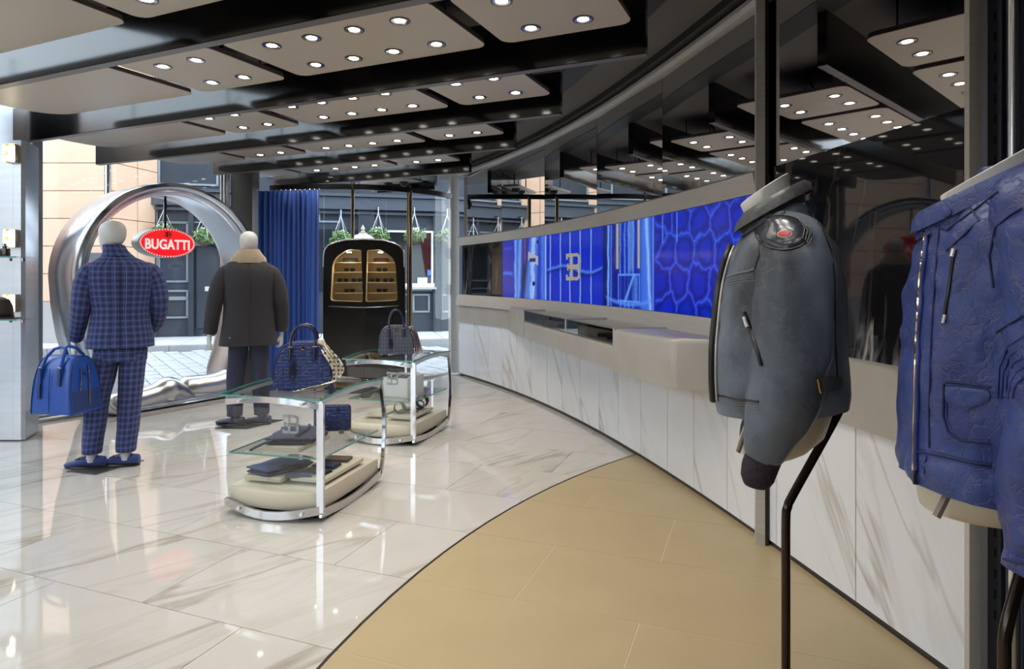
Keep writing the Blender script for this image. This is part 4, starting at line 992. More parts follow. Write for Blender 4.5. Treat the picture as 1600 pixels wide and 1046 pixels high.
# ================================================================== TROLLEYS
def trolley(label,p0,pr):
    """p0 = near corner post on the floor, pr = far post of the same long side"""
    d=(pr-p0); L=d.length; rz=math.atan2(d.y,d.x)     # local +x along the long side, +y to its left
    t=thing('display_trolley',label,'display trolley',p0,rz); Wd=.64; t['kind']='thing'
    bar=(.009,.022)
    arch=lambda x: .022*math.sin(math.pi*min(max(x/L,0),1))
    def loop(y):
        m=MB()
        top=[(L*k/10,y,.70+arch(L*k/10)) for k in range(11)]
        m.tube([(0,y,.06)]+[(0,y,.70)],.02,4,sq=(.022,.009))
        m.tube(top,.02,4,sq=(.009,.020))
        m.tube(smoothpath([(L,y,.70),(L+.045,y,.52),(L+.06,y,.36),(L+.035,y,.16),(L,y,.06)],4),.02,4,sq=(.012,.011))
        m.tube(smoothpath([(0,y,.055),(L*.35,y,.028),(L*.65,y,.03),(L,y,.065)],4),.02,4,sq=(.009,.024))
        return m
    loop(0).build('side_frame',M_chrome,t,ang=30)
    # far (left) side has only its lower and upper rails
    bow=lambda y: -.055*math.sin(math.pi*y/Wd)
    for x,s_ in((0,1),(L,-1)):
        ys=[Wd*k/8 for k in range(9)]
        MB().tube([(x+s_*bow(y)*.4,y,.675+.03*math.sin(math.pi*y/Wd)) for y in ys],.02,4,sq=(.008,.018)).build('top_rail',M_chrome,t,ang=30)
        MB().tube([(x+s_*bow(y),y,.075-.04*math.sin(math.pi*y/Wd)) for y in ys],.02,4,sq=(.008,.024)).build('bottom_rail',M_chrome,t,ang=30)
    m=MB(); m.tube([(0,Wd,.06),(0,Wd,.09)],.01,4,sq=(.008,.008))
    m.tube(smoothpath([(0,Wd,.065),(L*.35,Wd,.03),(L*.65,Wd,.03),(L,Wd,.065)],4),.02,4,sq=(.008,.02)); m.build('rear_bottom_rail',M_chrome,t,ang=30); m=MB(); m.tube([(L*k/10,Wd,.70+arch(L*k/10)) for k in range(11)],.02,4,sq=(.006,.012)); m.build('rear_top_rail',M_chrome,t,ang=30)
    # leather covered platform with a bowed top, and its plinth
    pl=[]
    for y in [Wd*k/8 for k in range(9)]: pl.append((.012+bow(y)*.85,y))
    for y in [Wd*(8-k)/8 for k in range(9)]: pl.append((L-.012-bow(y)*.85,y))
    pl=[(x,.014+(y/Wd)*(Wd-.028)) for x,y in pl]
    cx_=sum(p[0] for p in pl)/len(pl); sc=lambda k:[(cx_+(x-cx_)*k,Wd/2+(y-Wd/2)*k) for x,y in pl]
    def stack(zz): return MB().loft([[(x,y,z+(.02 if z>.12 else -.03)*math.sin(math.pi*min(max(x/L,0),1))) for x,y in sc(k)] for z,k in zz])
    stack([(.062,.985),(.070,1.0),(.150,1.0),(.165,.985),(.17,.95)]).build('platform',M_cream,t,ang=40)
    stack([(.040,.70),(.05,.88),(.10,.93)]).build('plinth',mat('trolley_plinth',(.05,.055,.06),.5),t,ang=40)
    for x in(.08,L-.08):
        for y in(.1,Wd-.1): MB().lathe([(.0,0),(.022,.004),(.022,.036),(.0,.04)],(0,0,0),12).build('castor',M_dark,t).location=(x,y,0)
    # glass
    m=MB(); rr=[]
    for k in range(11):
        x=-.02+(L+.04)*k/10; z=.712+arch(x); rr.append([(x,-.01,z),(x,Wd+.03,z),(x,Wd+.03,z+.010),(x,-.01,z+.010)])
    m.loft(rr); m.build('top_glass',M_glassg,t,ang=30)
    m=MB()
    for y in(-.012,Wd+.031): m.tube([(-.02+(L+.04)*k/10,y,.717+arch(-.02+(L+.04)*k/10)) for k in range(11)],.01,4,sq=(.0015,.006))
    m.tube([(-.021,-.012,.717),(-.021,Wd+.031,.717)],.01,4,sq=(.0015,.006)); m.build('glass_edge',M_glassedge,t)
    m=MB(); m.box((L/2,Wd/2,.365),(L-.03,Wd-.02,.009)); m.build('middle_shelf',M_glassg,t,smooth=False)
    m=MB(); 
    for y in(.01,Wd-.01): m.box((L/2,y,.365),(L-.03,.003,.0095))
    m.box((.014,Wd/2,.365),(.003,Wd-.02,.0095)); m.build('shelf_edge',M_glassedge,t,smooth=False)
    gf=MB().box((.004,Wd/2,.37),(.006,Wd-.02,.56)).build('front_glass',M_glassg,t,smooth=False)
    e=emblem(.105,.11,.15,.004).build('emblem',mat('etched_grey',(.36,.37,.35),.4,.5),gf); e.location=(-.006,Wd*.30,.565); e.rotation_euler=(0,0,R(-90))
    for y in(.10,Wd-.12):
        for z in(.692,.055): MB().tube([(-.05,y,z),(.02,y,z)],.010,10).build('glass_bolt',M_silver,t)
    for y in(.15,Wd-.12): MB().tube([(.03,y,.352),(.03,y,.375)],.010,8).build('shelf_clip',M_silver,t)
    def at(x,y,z): return t_mat@Vector((x,y,z))
    t_mat=Matrix.Translation(p0)@Matrix.Rotation(rz,4,'Z')
    return t,at,rz,L,Wd,arch
tr1,at1,rza,La,Wa,arc1=trolley('nearer chrome and glass trolley topped by a blue crocodile bag',G(501,818),Vector((-.915,4.50,0)))
tr2,at2,rzb,Lb,Wb,arc2=trolley('farther chrome and glass trolley topped by a grey python bag',G(646,698),Vector((-.61,6.18,0)))
def place(o,at,rz,x,y,z,yaw,label,cat,group=None):
    o.location=at(x,y,z); o.rotation_euler=(0,0,rz+yaw); o['label']=label; o['category']=cat; o['kind']='thing'
    if group: o['group']=group
    return o
# ================================================================== GOODS ON THE TROLLEYS
def crocmat(name,c1,c2,scale=(30,30,46),rough=.3):
    m=mat(name,c1,rough); nt,b=nodes_of(m); tc=N(nt,'TexCoord'); mp=N(nt,'Mapping'); mp.inputs['Scale'].default_value=scale; nt.links.new(tc.outputs['Object'],mp.inputs[0])
    v=N(nt,'TexVoronoi',feature='DISTANCE_TO_EDGE'); v.inputs['Scale'].default_value=1; v.inputs['Randomness'].default_value=.45; nt.links.new(mp.outputs[0],v.inputs['Vector'])
    r=N(nt,'MapRange'); r.inputs[2].default_value=.14; nt.links.new(v.outputs['Distance'],r.inputs[0])
    mx=N(nt,'Mix',data_type='RGBA'); mx.inputs[6].default_value=(*c2,1); mx.inputs[7].default_value=(*c1,1); nt.links.new(r.outputs[0],mx.inputs[0]); nt.links.new(mx.outputs[2],b.inputs['Base Color'])
    bp=N(nt,'Bump'); bp.inputs['Strength'].default_value=.5; bp.inputs['Distance'].default_value=.006; nt.links.new(r.outputs[0],bp.inputs['Height']); nt.links.new(bp.outputs[0],b.inputs['Normal']); return m
M_croc=crocmat('blue_crocodile',(.030,.055,.20),(.014,.024,.09)); M_croct=mat('navy_trim',(.012,.014,.045),.3)
M_pyth=crocmat('grey_python',(.12,.135,.18),(.03,.035,.06),(38,38,30),.4)
def dome_bag(name,label,body,trim,w,h,d,hh,group=None):
    t=thing(name,label,'handbag')
    rr=[]
    # side outline: flat base, rounded dome; swept through the thickness
    def prof(k,s): 
        pts=[]
        for q in range(29):
            a=math.pi*q/28; x=-math.cos(a); z=math.sin(a)
            e=.52; pts.append((k*w/2*math.copysign(abs(x)**e,x)*(1-.02*z),h*(z**.72)*s))
        return pts
    for y,k,s in((-d/2,.93,.95),(-d/2+.012,.985,.985),(-d*.25,1,1),(d*.25,1,1),(d/2-.012,.985,.985),(d/2,.93,.95)):
        rr.append([Vector((x,y,z)) for x,z in prof(k,s)])
    MB().loft(rr).build('body',body,t,ang=40)
    for y in(-d/2+.008,d/2-.008):
        MB().tube([(x,y,z) for x,z in prof(.975,.975)[1:-1]],.005,6).build('piping',trim,t)
    MB().box((0,0,.012),(w*.98,d*.98,.024),bev=.008).build('base_band',trim,t)
    m=MB()
    for x in(-w*.42,w*.42):
        for y in(-d*.35,d*.35): m.lathe([(.0,-.008),(.008,-.006),(.008,.0)],(x,y,0),8)
    m.build('base_stud',M_brass,t)
    for y in(-d/2-.006,d/2+.006):
        hw=w*.20; pts=[(-hw,y,h*.62),(-hw,y,h*.85),(-hw*1.02,y*.8,h*1.03)]+[(hw*1.02*math.cos(R(180-22.5*k)),y*.55,h*1.05+hh*math.sin(R(22.5*k))) for k in range(0,9)]+[(hw*1.02,y*.8,h*1.03),(hw,y,h*.85),(hw,y,h*.62)]
        hd=MB().tube(pts,.0085,8).build('handle',trim,t)
        for x in(-hw,hw):
            MB().box((x,y,h*.76),(.026,.010,h*.26),bev=.004).build('handle_tab',trim,hd)
            MB().tube([(x-.013,y*1.05,h*.9),(x+.013,y*1.05,h*.9)],.004,6).build('ring',M_brass,hd)
    m=MB(); m.box((0,-d/2-.003,h*.86),(.022,.008,.018),bev=.003); m.build('lock',M_brass,t)
    m=MB(); m.tube([(-w*.16,-d/2-.012,h*.74),(-w*.165,-d/2-.014,h*.5)],.004,6); m.box((-w*.165,-d/2-.014,h*.38),(.036,.008,.09),bev=.003); m.lathe([(.0,0),(.008,.002),(.0,.01)],(-w*.165,-d/2-.016,h*.26),8); m.build('key_fob',trim,t)
    return t
ztop=.712+.030+.012
bg=dome_bag('crocodile_bag','blue crocodile dome handbag with a cream scarf on the nearer trolley',M_croc,M_croct,.36,.285,.17,.085)
q=P(476,612,4.06); bg.location=(q.x,q.y,.744); bg.rotation_euler=(0,0,R(10))
bp_=dome_bag('python_bag','grey blue python dome handbag with a striped scarf on the farther trolley',M_pyth,M_croct,.315,.255,.15,.125)
q=P(619,548,5.80); bp_.location=(q.x,q.y,.744); bp_.rotation_euler=(0,0,R(12))
# scarves: a knot and a falling cloth
def scarf(name,label,base,knot,end,m_,w0,w1,loc,rz,spots=None):
    t=thing(name,label,'scarf',loc,rz)
    path=smoothpath(base,6); k=len(path); rr=[]
    for i,p in enumerate(path):
        u=i/(k-1); wd=w0+(w1-w0)*u
        ring=[]
        top=[]; botm=[]
        for j in range(13):
            v=(j/12-.5); f=.012*math.sin(v*22+u*5)*(1-.2*u)
            off=Vector((v*wd*.55,f-.02*abs(v),v*wd*.35*(1 if u<.75 else 1-(u-.75)*2.6)))
            top.append(p+off); botm.append(p+off+Vector((0,.003,0)))
        rr.append(top+botm[::-1])
    o=MB().loft(rr).build('cloth',m_,t,ang=80)
    MB().lathe([(.0,-.03),(.022,-.02),(.026,0),(.018,.02),(.0,.028)],knot,10).build('knot',m_,t)
    return t,o,path
def dotmat(name,base,spot,sc=28,th=.0):
    m=mat(name,base,.6); nt,b=nodes_of(m); tc=N(nt,'TexCoord'); mp=N(nt,'Mapping'); mp.inputs['Scale'].default_value=(sc,sc*.2,sc); nt.links.new(tc.outputs['Object'],mp.inputs[0])
    v=N(nt,'TexVoronoi'); v.inputs['Randomness'].default_value=.25; v.inputs['Scale'].default_value=1; nt.links.new(mp.outputs[0],v.inputs['Vector'])
    l=math_(nt,'LESS_THAN',v.outputs['Distance'],.27); mx=N(nt,'Mix',data_type='RGBA'); nt.links.new(l,mx.inputs[0]); mx.inputs[6].default_value=(*base,1); mx.inputs[7].default_value=(*spot,1); nt.links.new(mx.outputs[2],b.inputs['Base Color']); return m
bl=bg.location
scarf('silk_scarf','cream silk scarf with small dark motifs draped from the blue crocodile bag',[(.115,-.06,.265),(.15,-.095,.22),(.20,-.10,.15),(.215,-.10,.085),(.17,-.13,.03),(.07,-.15,.012),(.0,-.165,.008)],(.105,-.05,.278),0,dotmat('scarf_cream',(.76,.70,.58),(.03,.03,.05),38),.075,.17,bl,R(10))
scarf('striped_scarf','dark striped silk scarf hanging from the grey python bag',[(.135,-.05,.215),(.16,-.07,.18),(.18,-.075,.10),(.19,-.085,.04),(.20,-.12,.012),(.19,-.15,.006)],(.13,-.04,.222),0,uvmat('scarf_stripes',lambda nt,b,sp:(lambda mx:(nt.links.new(line(nt,sp.outputs[0],.03,.016),mx.inputs[0]),mx.inputs[6].__setattr__('default_value',(.03,.03,.06,1)),mx.inputs[7].__setattr__('default_value',(.42,.34,.33,1)),nt.links.new(mx.outputs[2],b.inputs['Base Color'])))(N(nt,'Mix',data_type='RGBA')),.5),.06,.15,bp_.location,R(12))
def tray(name,label,at,rz,x,y,z,w,d,h=.028,r=.012,yaw=0,c=None):
    o=MB().loft([[Vector((a,b,zz)) for a,b in rrect(w*k,d*k,r,4)] for zz,k in((0,.99),(.003,1),(h-.003,1),(h,.985))]).build(name,c or M_cream,None)
    return place(o,at,rz,x,y,z,yaw,label,'tray')
# ---- nearer trolley: local x runs back along the right side, y to the left
zm=.3695; zb=.172
def zplat(x,L): return .17+.02*math.sin(math.pi*x/L)
tray('tray','cream tray with a folded shirt on the middle shelf of the nearer trolley',at1,rza,.27,.33,zm+.001,.36,.26,.03)
M_denim=mat('navy_denim',(.030,.050,.135),.85,bump=(120,.3),var=(14,(.045,.075,.19))); M_shirt=mat('slate_shirt',(.045,.052,.11),.85,bump=(50,.4))
def folded(name,label,cat,at,rz,x,y,z,w,d,h,m_,yaw=0,layers=2,bulge=.012):
    t=thing(name,label,cat)
    for k in range(layers):
        rr=[]; z0=h*k/layers; z1=h*(k+1)/layers-.002
        for u in range(9):
            xx=-w/2+w*u/8; wob=.012*math.sin(u*1.7+k*2)
            ring=[]
            for a in range(20):
                an=2*math.pi*a/20; yy=d/2*math.copysign(abs(math.cos(an))**.35,math.cos(an)); zz=math.copysign(abs(math.sin(an))**.7,math.sin(an))
                edge=min(1,min(u,8-u)/1.2+.35)
                ring.append(Vector((xx+.004*math.sin(a+u),yy*(1-.04*k)+wob,(z0+z1)/2+zz*(z1-z0)/2*edge+(bulge*math.sin(math.pi*u/8)*math.sin(3*an+u)*.35 if zz>0 else 0))))
            rr.append(ring)
        MB().loft(rr).build('fold',m_,t,ang=70)
    return place(t,at,rz,x,y,z,yaw,label,cat)
s=folded('folded_shirt','folded slate blue shirt on the cream tray of the middle shelf','shirt',at1,rza,.28,.33,zm+.034,.33,.30,.05,M_shirt,.25)
m=MB(); m.tube(smoothpath([(-.16,.10,.03),(-.19,.16,.01),(-.21,.22,-.02)],4),.008,6); m.tube(smoothpath([(-.15,-.04,.055),(.0,-.06,.062),(.13,-.03,.055)],4),.010,8); m.build('collar_fold',M_shirt,s)
# upright clutch on two little feet
t=thing('zip_clutch','upright navy zip clutch with brown edging standing on the middle shelf','clutch bag')
MB().loft([[Vector((x,y,z+.105)) for x,z in rrect(.235*k,.17*k,.018,4)] for y,k in((-.014,.95),(-.010,1),(.010,1),(.014,.95))]).build('body',MATS['blue_crocodile'],t,ang=40)
pth=[(x,0,z+.105) for x,z in rrect(.237,.172,.019,4)]; MB().tube(pth+[pth[0]],.005,6).build('piping',mat('brown_edge',(.12,.05,.025),.4),t)
m=MB(); 
for x in(-.06,.06): m.box((x,.0,.012),(.03,.045,.024)); m.box((x,.02,.03),(.03,.006,.06))
m.build('stand_foot',mat('grey_stand',(.22,.21,.2),.4),t)
place(t,at1,rza,.58,.26,zm+.001,R(-68),t['label'],'clutch bag')
tray('tray','cream tray under folded jeans on the base of the nearer trolley',at1,rza,.22,.44,zplat(.22,La)+.001,.30,.26,.028)
tray('tray','cream tray of small leather goods on the base of the nearer trolley',at1,rza,.36,.16,zplat(.4,La)+.001,.50,.24,.024)
folded('folded_jeans','folded dark blue jeans on the left tray of the nearer trolley base','jeans',at1,rza,.24,.42,zplat(.24,La)+.030,.36,.20,.052,M_denim,-.35)
lw=[('dark wallet with white edge lying at the front of the leather goods tray',.22,.16,(.012,.012,.016)),('navy wallet lying in the middle of the leather goods tray',.35,.17,(.02,.024,.07)),('brown leather wallet lying at the back of the leather goods tray',.50,.17,(.13,.085,.055)),('slate blue pouch lying beside the jeans on the trolley base',.16,.235,(.07,.085,.16))]
for k,(lb,x,y,c) in enumerate(lw):
    t=thing('leather_wallet',lb,'wallet')
    MB().box((0,0,.008),(.105,.16,.012),bev=.004).build('back_cover',mat('wallet_leather',c,.35),t); MB().box((0,0,.0185),(.100,.156,.007),bev=.003).build('flap',MATS['wallet_leather'] if False else bpy.data.materials['wallet_leather' if k==0 else 'wallet_leather.%03d'%k],t)
    if k==0: MB().box((-.05,0,.008),(.012,.12,.008)).build('white_edge',M_white,t)
    place(t,at1,rza,x,y,zplat(x,La)+.0255,.12*k-.1,lb,'wallet','leather wallets on the trolley base')
# ---- farther trolley
bx=thing('accessory_box','white open box of rolled striped ties on the middle shelf','box')
m=MB(); w,d,h=.33,.24,.165
m.box((0,-d/2,h/2),(w,.008,h)).box((0,d/2,h/2),(w,.008,h)).box((-w/2,0,h/2),(.008,d,h)).box((w/2,0,h/2),(.008,d,h)).box((0,0,h*.78),(w,d,.006))
m.build('box_shell',mat('box_white',(.72,.73,.74),.5),bx,smooth=False)
MB().box((0,0,h*.7),(w*.96,d*.96,.01)).build('insert',M_cream,bx,smooth=False)
place(bx,at2,rzb,.36,.27,zm+.001,0,bx['label'],'box')
for k in range(7):
    c=[(.02,.02,.03),(.55,.53,.5),(.03,.03,.05),(.10,.10,.16),(.02,.02,.03),(.30,.29,.28),(.03,.03,.05)][k]
    o=MB().loft([[Vector((x,y*wd,z)) for y,z in((-1,0),(1,0),(1,.012),(-1,.012))] for x,wd,z in((-.10,.018,0),(.02,.020,.01),(.13,.015,.0))]).build('necktie',mat('tie_silk',c,.4),None)
    place(o,at2,rzb,.36,.17+.033*k,zm+.142,.25,['dark','pale grey','black','slate','black','silver','black'][k]+' necktie lying in the white box, '+['nearest the right frame','second from the right frame','third from the right frame','middle of the row','third from the left','second from the left','farthest left'][k],'necktie','neckties in the white box')
o=MB().box((0,0,.008),(.20,.09,.016),bev=.004).build('belt_case',M_dark,None); place(o,at2,rzb,.16,.53,zm+.0015,.3,'flat black case lying at the left of the middle glass shelf','case')
tray('tray','cream tray under the coiled belts on the base of the farther trolley',at2,rzb,.36,.20,zplat(.36,Lb)+.001,.46,.24,.026)
tray('tray','cream tray at the left of the farther trolley base',at2,rzb,.30,.47,zplat(.30,Lb)+.001,.30,.18,.016)
def belt(lb,x,y,r,c,yaw,turns=1.6):
    t=thing('coiled_belt',lb,'belt'); pts=[]
    for k in range(int(turns*24)): a=2*math.pi*k/24; rr_=r*(1-.14*k/24); pts.append((rr_*math.cos(a),0,r+.003+rr_*math.sin(a)))
    MB().tube(pts,.01,4,sq=(.017,.0022)).build('strap',mat('belt_leather',c,.4),t)
    m=MB(); m.tube([(-.02,-.018,0),(.02,-.018,0),(.02,.018,0),(-.02,.018,0),(-.02,-.018,0)],.003,6); m.build('buckle',M_steel,t).location=(pts[-1][0],pts[-1][1],pts[-1][2])
    place(t,at2,rzb,x,y,zplat(x,Lb)+.027,yaw,lb,'belt','coiled belts on the trolley base')
belt('grey coiled belt standing nearest the front glass of the farther trolley',.22,.24,.052,(.20,.17,.18),R(-80),1.3)
belt('taupe coiled belt behind the grey one on the trolley base',.36,.23,.052,(.17,.15,.14),R(-75),1.3)
belt('large black coiled belt standing upright on the farther trolley base',.50,.15,.062,(.012,.012,.016),R(-85),2.5)
belt('navy coiled belt tucked under the large black belt',.42,.14,.044,(.03,.04,.10),R(-60),2.0)
belt('small black coiled belt at the front right of the farther trolley base',.30,.125,.036,(.014,.010,.014),R(-70),1.5)

# ================================================================== EYEWEAR CABINET
cb=thing('eyewear_cabinet','tall black lacquer eyewear cabinet with two lit windows before the far glass','cabinet',(P(569,433,7.9).x,7.9,0),R(8))
cw=.985; 
def cab_prof(z):      # half width at height
    return cw/2*(1-.035*((z-.95)/.95)**2)
outl=[]
zs=[.06,.4,.8,1.2,1.55,1.68]
pts=[(cab_prof(z),z) for z in zs]+[(cab_prof(1.7)-.01,1.755),(cab_prof(1.7)-.05,1.815),(cab_prof(1.7)-.14,1.855),(.22,1.885),(0,1.895)]
poly=pts+[(-x,z) for x,z in pts[::-1][1:]]
def crect(k,dx=0,dz=0): 
    cz=.97; return [(x*k+dx,cz+(z-cz)*k) for x,z in poly]
sh=[]
for y,k in((.02,.955),(.0,.985),(.03,1.0),(.36,1.0),(.42,.96)): sh.append([Vector((x,y,z)) for x,z in crect(k)])
# front face with two window openings: build as shell ring + front boards
def winpts(sx):
    # rounded trapezoid: inner top, inner bottom, outer bottom, outer top (metres, z)
    c=[(.035,1.760),(.015,1.125),(.405,1.14),(.375,1.65),(.20,1.768)]
    out=smooth_poly([(sx*x,z) for x,z in c],[.02,.03,.04,.10,.06]); return out
def smooth_poly(c,rads,n=5):
    out=[]
    for i,(p,r) in enumerate(zip(c,rads)):
        p=Vector((*p,0)); a=Vector((*c[i-1],0)); b=Vector((*c[(i+1)%len(c)],0)); u=(a-p).normalized()*r; v=(b-p).normalized()*r
        for k in range(n+1):
            t=k/n; q=(p+u)*(1-t)**2+p*2*t*(1-t)+(p+v)*t*t; out.append((q.x,q.y))
    return out
me_front=MB()
shell=MB(); shell.loft(sh[2:],cap=False); o_shell=shell.build('shell',M_lacq,cb,ang=50)
MB().loft([[Vector((x,.42,z)) for x,z in crect(.96)],[Vector((x,.425,z)) for x,z in crect(.95)]]).build('back_board',M_lacq,cb)
# door front: filled polygon with holes through bmesh triangulation
bm=bmesh.new(); edges=[]
for loop in([(x,z) for x,z in crect(.99)],winpts(1),winpts(-1)):
    vs=[bm.verts.new((x,.005,z)) for x,z in loop]; edges+=[bm.edges.new((vs[i],vs[(i+1)%len(vs)])) for i in range(len(vs))]
bmesh.ops.triangle_fill(bm,use_beauty=True,use_dissolve=False,edges=edges)
r_=bmesh.ops.extrude_face_region(bm,geom=bm.faces[:]); bmesh.ops.translate(bm,vec=(0,.03,0),verts=[v for v in r_['geom'] if isinstance(v,bmesh.types.BMVert)])
bmesh.ops.recalc_face_normals(bm,faces=bm.faces); me=bpy.data.meshes.new('door_front'); bm.to_mesh(me); bm.free(); me.materials.append(M_lacq); link('door_front',me,cb)
MB().box((0,.003,.58),(.006,.006,1.04)).build('door_gap',M_dark,cb,smooth=False)
MB().tube([(x*1.0,.0,z) for x,z in [(-.42,1.075),(-.2,1.06),(0,1.055),(.2,1.06),(.42,1.075)]],.008,6).build('lower_lip',M_lacq,cb)
MB().tube([(x,.012,z) for x,z in crect(1.0)[4:-4]],.010,8).build('chrome_rim',M_polish,cb)
M_cabin=mat('honey_interior',(.66,.54,.36),.55); 
for sx,side in((-1,'left'),(1,'right')):
    wp=winpts(sx)
    MB().loft([[Vector((x,y,z)) for x,z in wp] for y in(.03,.34)],cap=False).build('window_reveal',M_cabin,cb,ang=60)
    MB().ext(wp,(0,.335,0),(1,0,0),(0,0,1),(0,.01,0)).build('back_panel',M_cabin,cb,smooth=False)
    MB().ext([(x,z) for x,z in wp],(0,.012,0),(1,0,0),(0,0,1),(0,.004,0)).build('window_pane',M_glass,cb,smooth=False)
    for z in(1.235,1.365,1.495,1.615): MB().box((sx*.20,.24,z-.006),(.345,.18,.006)).build('shelf',M_cabin,cb,smooth=False)
    MB().lathe([(.0,.0),(.03,.0),(.03,.012),(.0,.012)],(sx*.19,.09,1.728),14).build('spot_lamp',M_lens,cb)
    ld=bpy.data.lights.new('cabinet_spot','SPOT'); ld.energy=7; ld.color=(1,.82,.5); ld.spot_size=R(130); ld.spot_blend=.7; ld.shadow_soft_size=.02
    lo=bpy.data.objects.new('cabinet_spot',ld); COL.objects.link(lo); lo.location=cb.matrix_world@Vector((0,0,0)); p=Matrix.Rotation(R(8),4,'Z')@Vector((sx*.19,.09,1.718))+Vector(cb.location); lo.location=p
    c=(.03,.03,.034) if sx<0 else (.035,.012,.012)
    cm=Matrix.Translation(cb.location)@Matrix.Rotation(R(8),4,'Z')
    o=MB().box((0,0,.026),(.185,.07,.05),bev=.012).box((0,0,.053),(.178,.064,.006),bev=.003).build('glasses_case',mat('case_leather',c,.75,spec=.2),None)
    o.location=cm@Vector((sx*.19,.24,1.6095)); o.rotation_euler=(0,0,R(8)); tag(o,('grey' if sx<0 else 'oxblood')+' glasses case on the top shelf of the '+side+' cabinet window','glasses case'); o['kind']='thing'
    for z,xs,nm in((1.489,(.20,),'on the second shelf'),(1.359,(.11,.28),'on the third shelf'),(1.229,(.20,),'on the lowest shelf')):
        for x in xs:
            lb='dark sunglasses '+nm+' of the '+side+' cabinet window'+('' if len(xs)==1 else (', near the middle post' if x<.2 else ', near the outer edge'))
            t=thing('sunglasses',lb,'sunglasses',cm@Vector((sx*x,.235,z+.003)),R(8),'sunglasses in the cabinet windows'); t['kind']='thing'
            for s_ in(-1,1):
                MB().ext(rrect(.058,.042,.016,3,s_*.036,.028),(0,-.003,0),(1,0,0),(0,0,1),(0,.004,0)).build('lens',M_dark,t)
                MB().tube([(s_*.068,0,.036),(s_*.07,.05,.036),(s_*.066,.11,.02)],.0035,5).build('temple',M_dark,t)
            MB().tube([(-.07,-.002,.042),(-.012,-.004,.034),(.012,-.004,.034),(.07,-.002,.042)],.004,5).build('bridge',M_dark,t)
MB().box((0,.21,.03),(.86,.34,.06),bev=.01).build('foot',M_dark,cb)
# ================================================================== BLUE CURTAIN
def curtain(name,label,a,b,z0,z1,n,amp,m_,struct_=False):
    t=thing(name,label,'curtain',((a.x+b.x)/2,(a.y+b.y)/2,0)); t['kind']='thing'; d=(b-a); L=d.length; d/=L; nn=Vector((-d.y,d.x,0)); K=n*10; rr=[]; O_=Vector(t.location)
    for j,z in enumerate((z0,z0+(z1-z0)*.35,z0+(z1-z0)*.7,z1-.12,z1)):
        ring=[]; back=[]
        for k in range(K+1):
            u=k/K; ph=2*math.pi*n*(u+.012*math.sin(u*17+j*.4)); A_=amp*(1 if j<4 else .7)*(.75+.35*math.sin(u*11+1)); p=a+d*(L*u)+nn*(A_*math.sin(ph)+.3*A_*math.sin(2.3*ph+1))
            ring.append(Vector((p.x,p.y,z))-O_); back.append(Vector((p.x+nn.x*.004,p.y+nn.y*.004,z))-O_)
        rr.append(ring+back[::-1])
    MB().loft(rr).build('drape',m_,t,ang=80)
    MB().tube([a+Vector((0,0,z1+.02))-O_,b+Vector((0,0,z1+.02))-O_],.012,8).build('curtain_rail',M_dark,t)
    for k in range(n+1):
        p=a+d*(L*k/n)-O_; MB().lathe([(.0,0),(.008,.004),(.0,.02)],(0,0,0),8).build('glider',M_steel,t).location=(p.x,p.y,z1)
    return t
curtain('blue_curtain','pleated royal blue floor length curtain between grey column and eyewear cabinet',P(402,433,8.05),P(499,433,7.95),.02,2.50,13,.035,M_blue)
# ================================================================== JACKETS ON BUST FORMS
from mathutils import noise as mn
from mathutils.bvhtree import BVHTree
EYE=Vector((0,0,H))
def ringlerp(keys,n,N_=56,e=2.25):
    """keys: (z, centre y, half width x, half depth y); returns n smooth rings"""
    kk=[Vector((k[0],k[1],k[2])) for k in keys]; k2=[Vector((k[3],0,0)) for k in keys]
    a=smoothpath(kk,n); b=smoothpath(k2,n)
    return [sell((0,p.y,p.x),max(p.z,.004),max(q.x,.004),N_,e) for p,q in zip(a,b)]
def crumple(rings,amp,sc,seed=0,stretch=(1,1,.55),fine=.35):
    out=[]; n=len(rings[0])
    for r in rings:
        c=sum(r,Vector())/n; rr=[]
        for p in r:
            q=Vector((p.x*stretch[0]*sc+seed,p.y*stretch[1]*sc,p.z*stretch[2]*sc)); d=(p-c).normalized()
            v=mn.noise(q)+fine*mn.noise(q*2.7)-.5*abs(mn.noise(q*1.6+Vector((5,5,5))))
            rr.append(p+d*amp*v)
        out.append(rr)
    return out
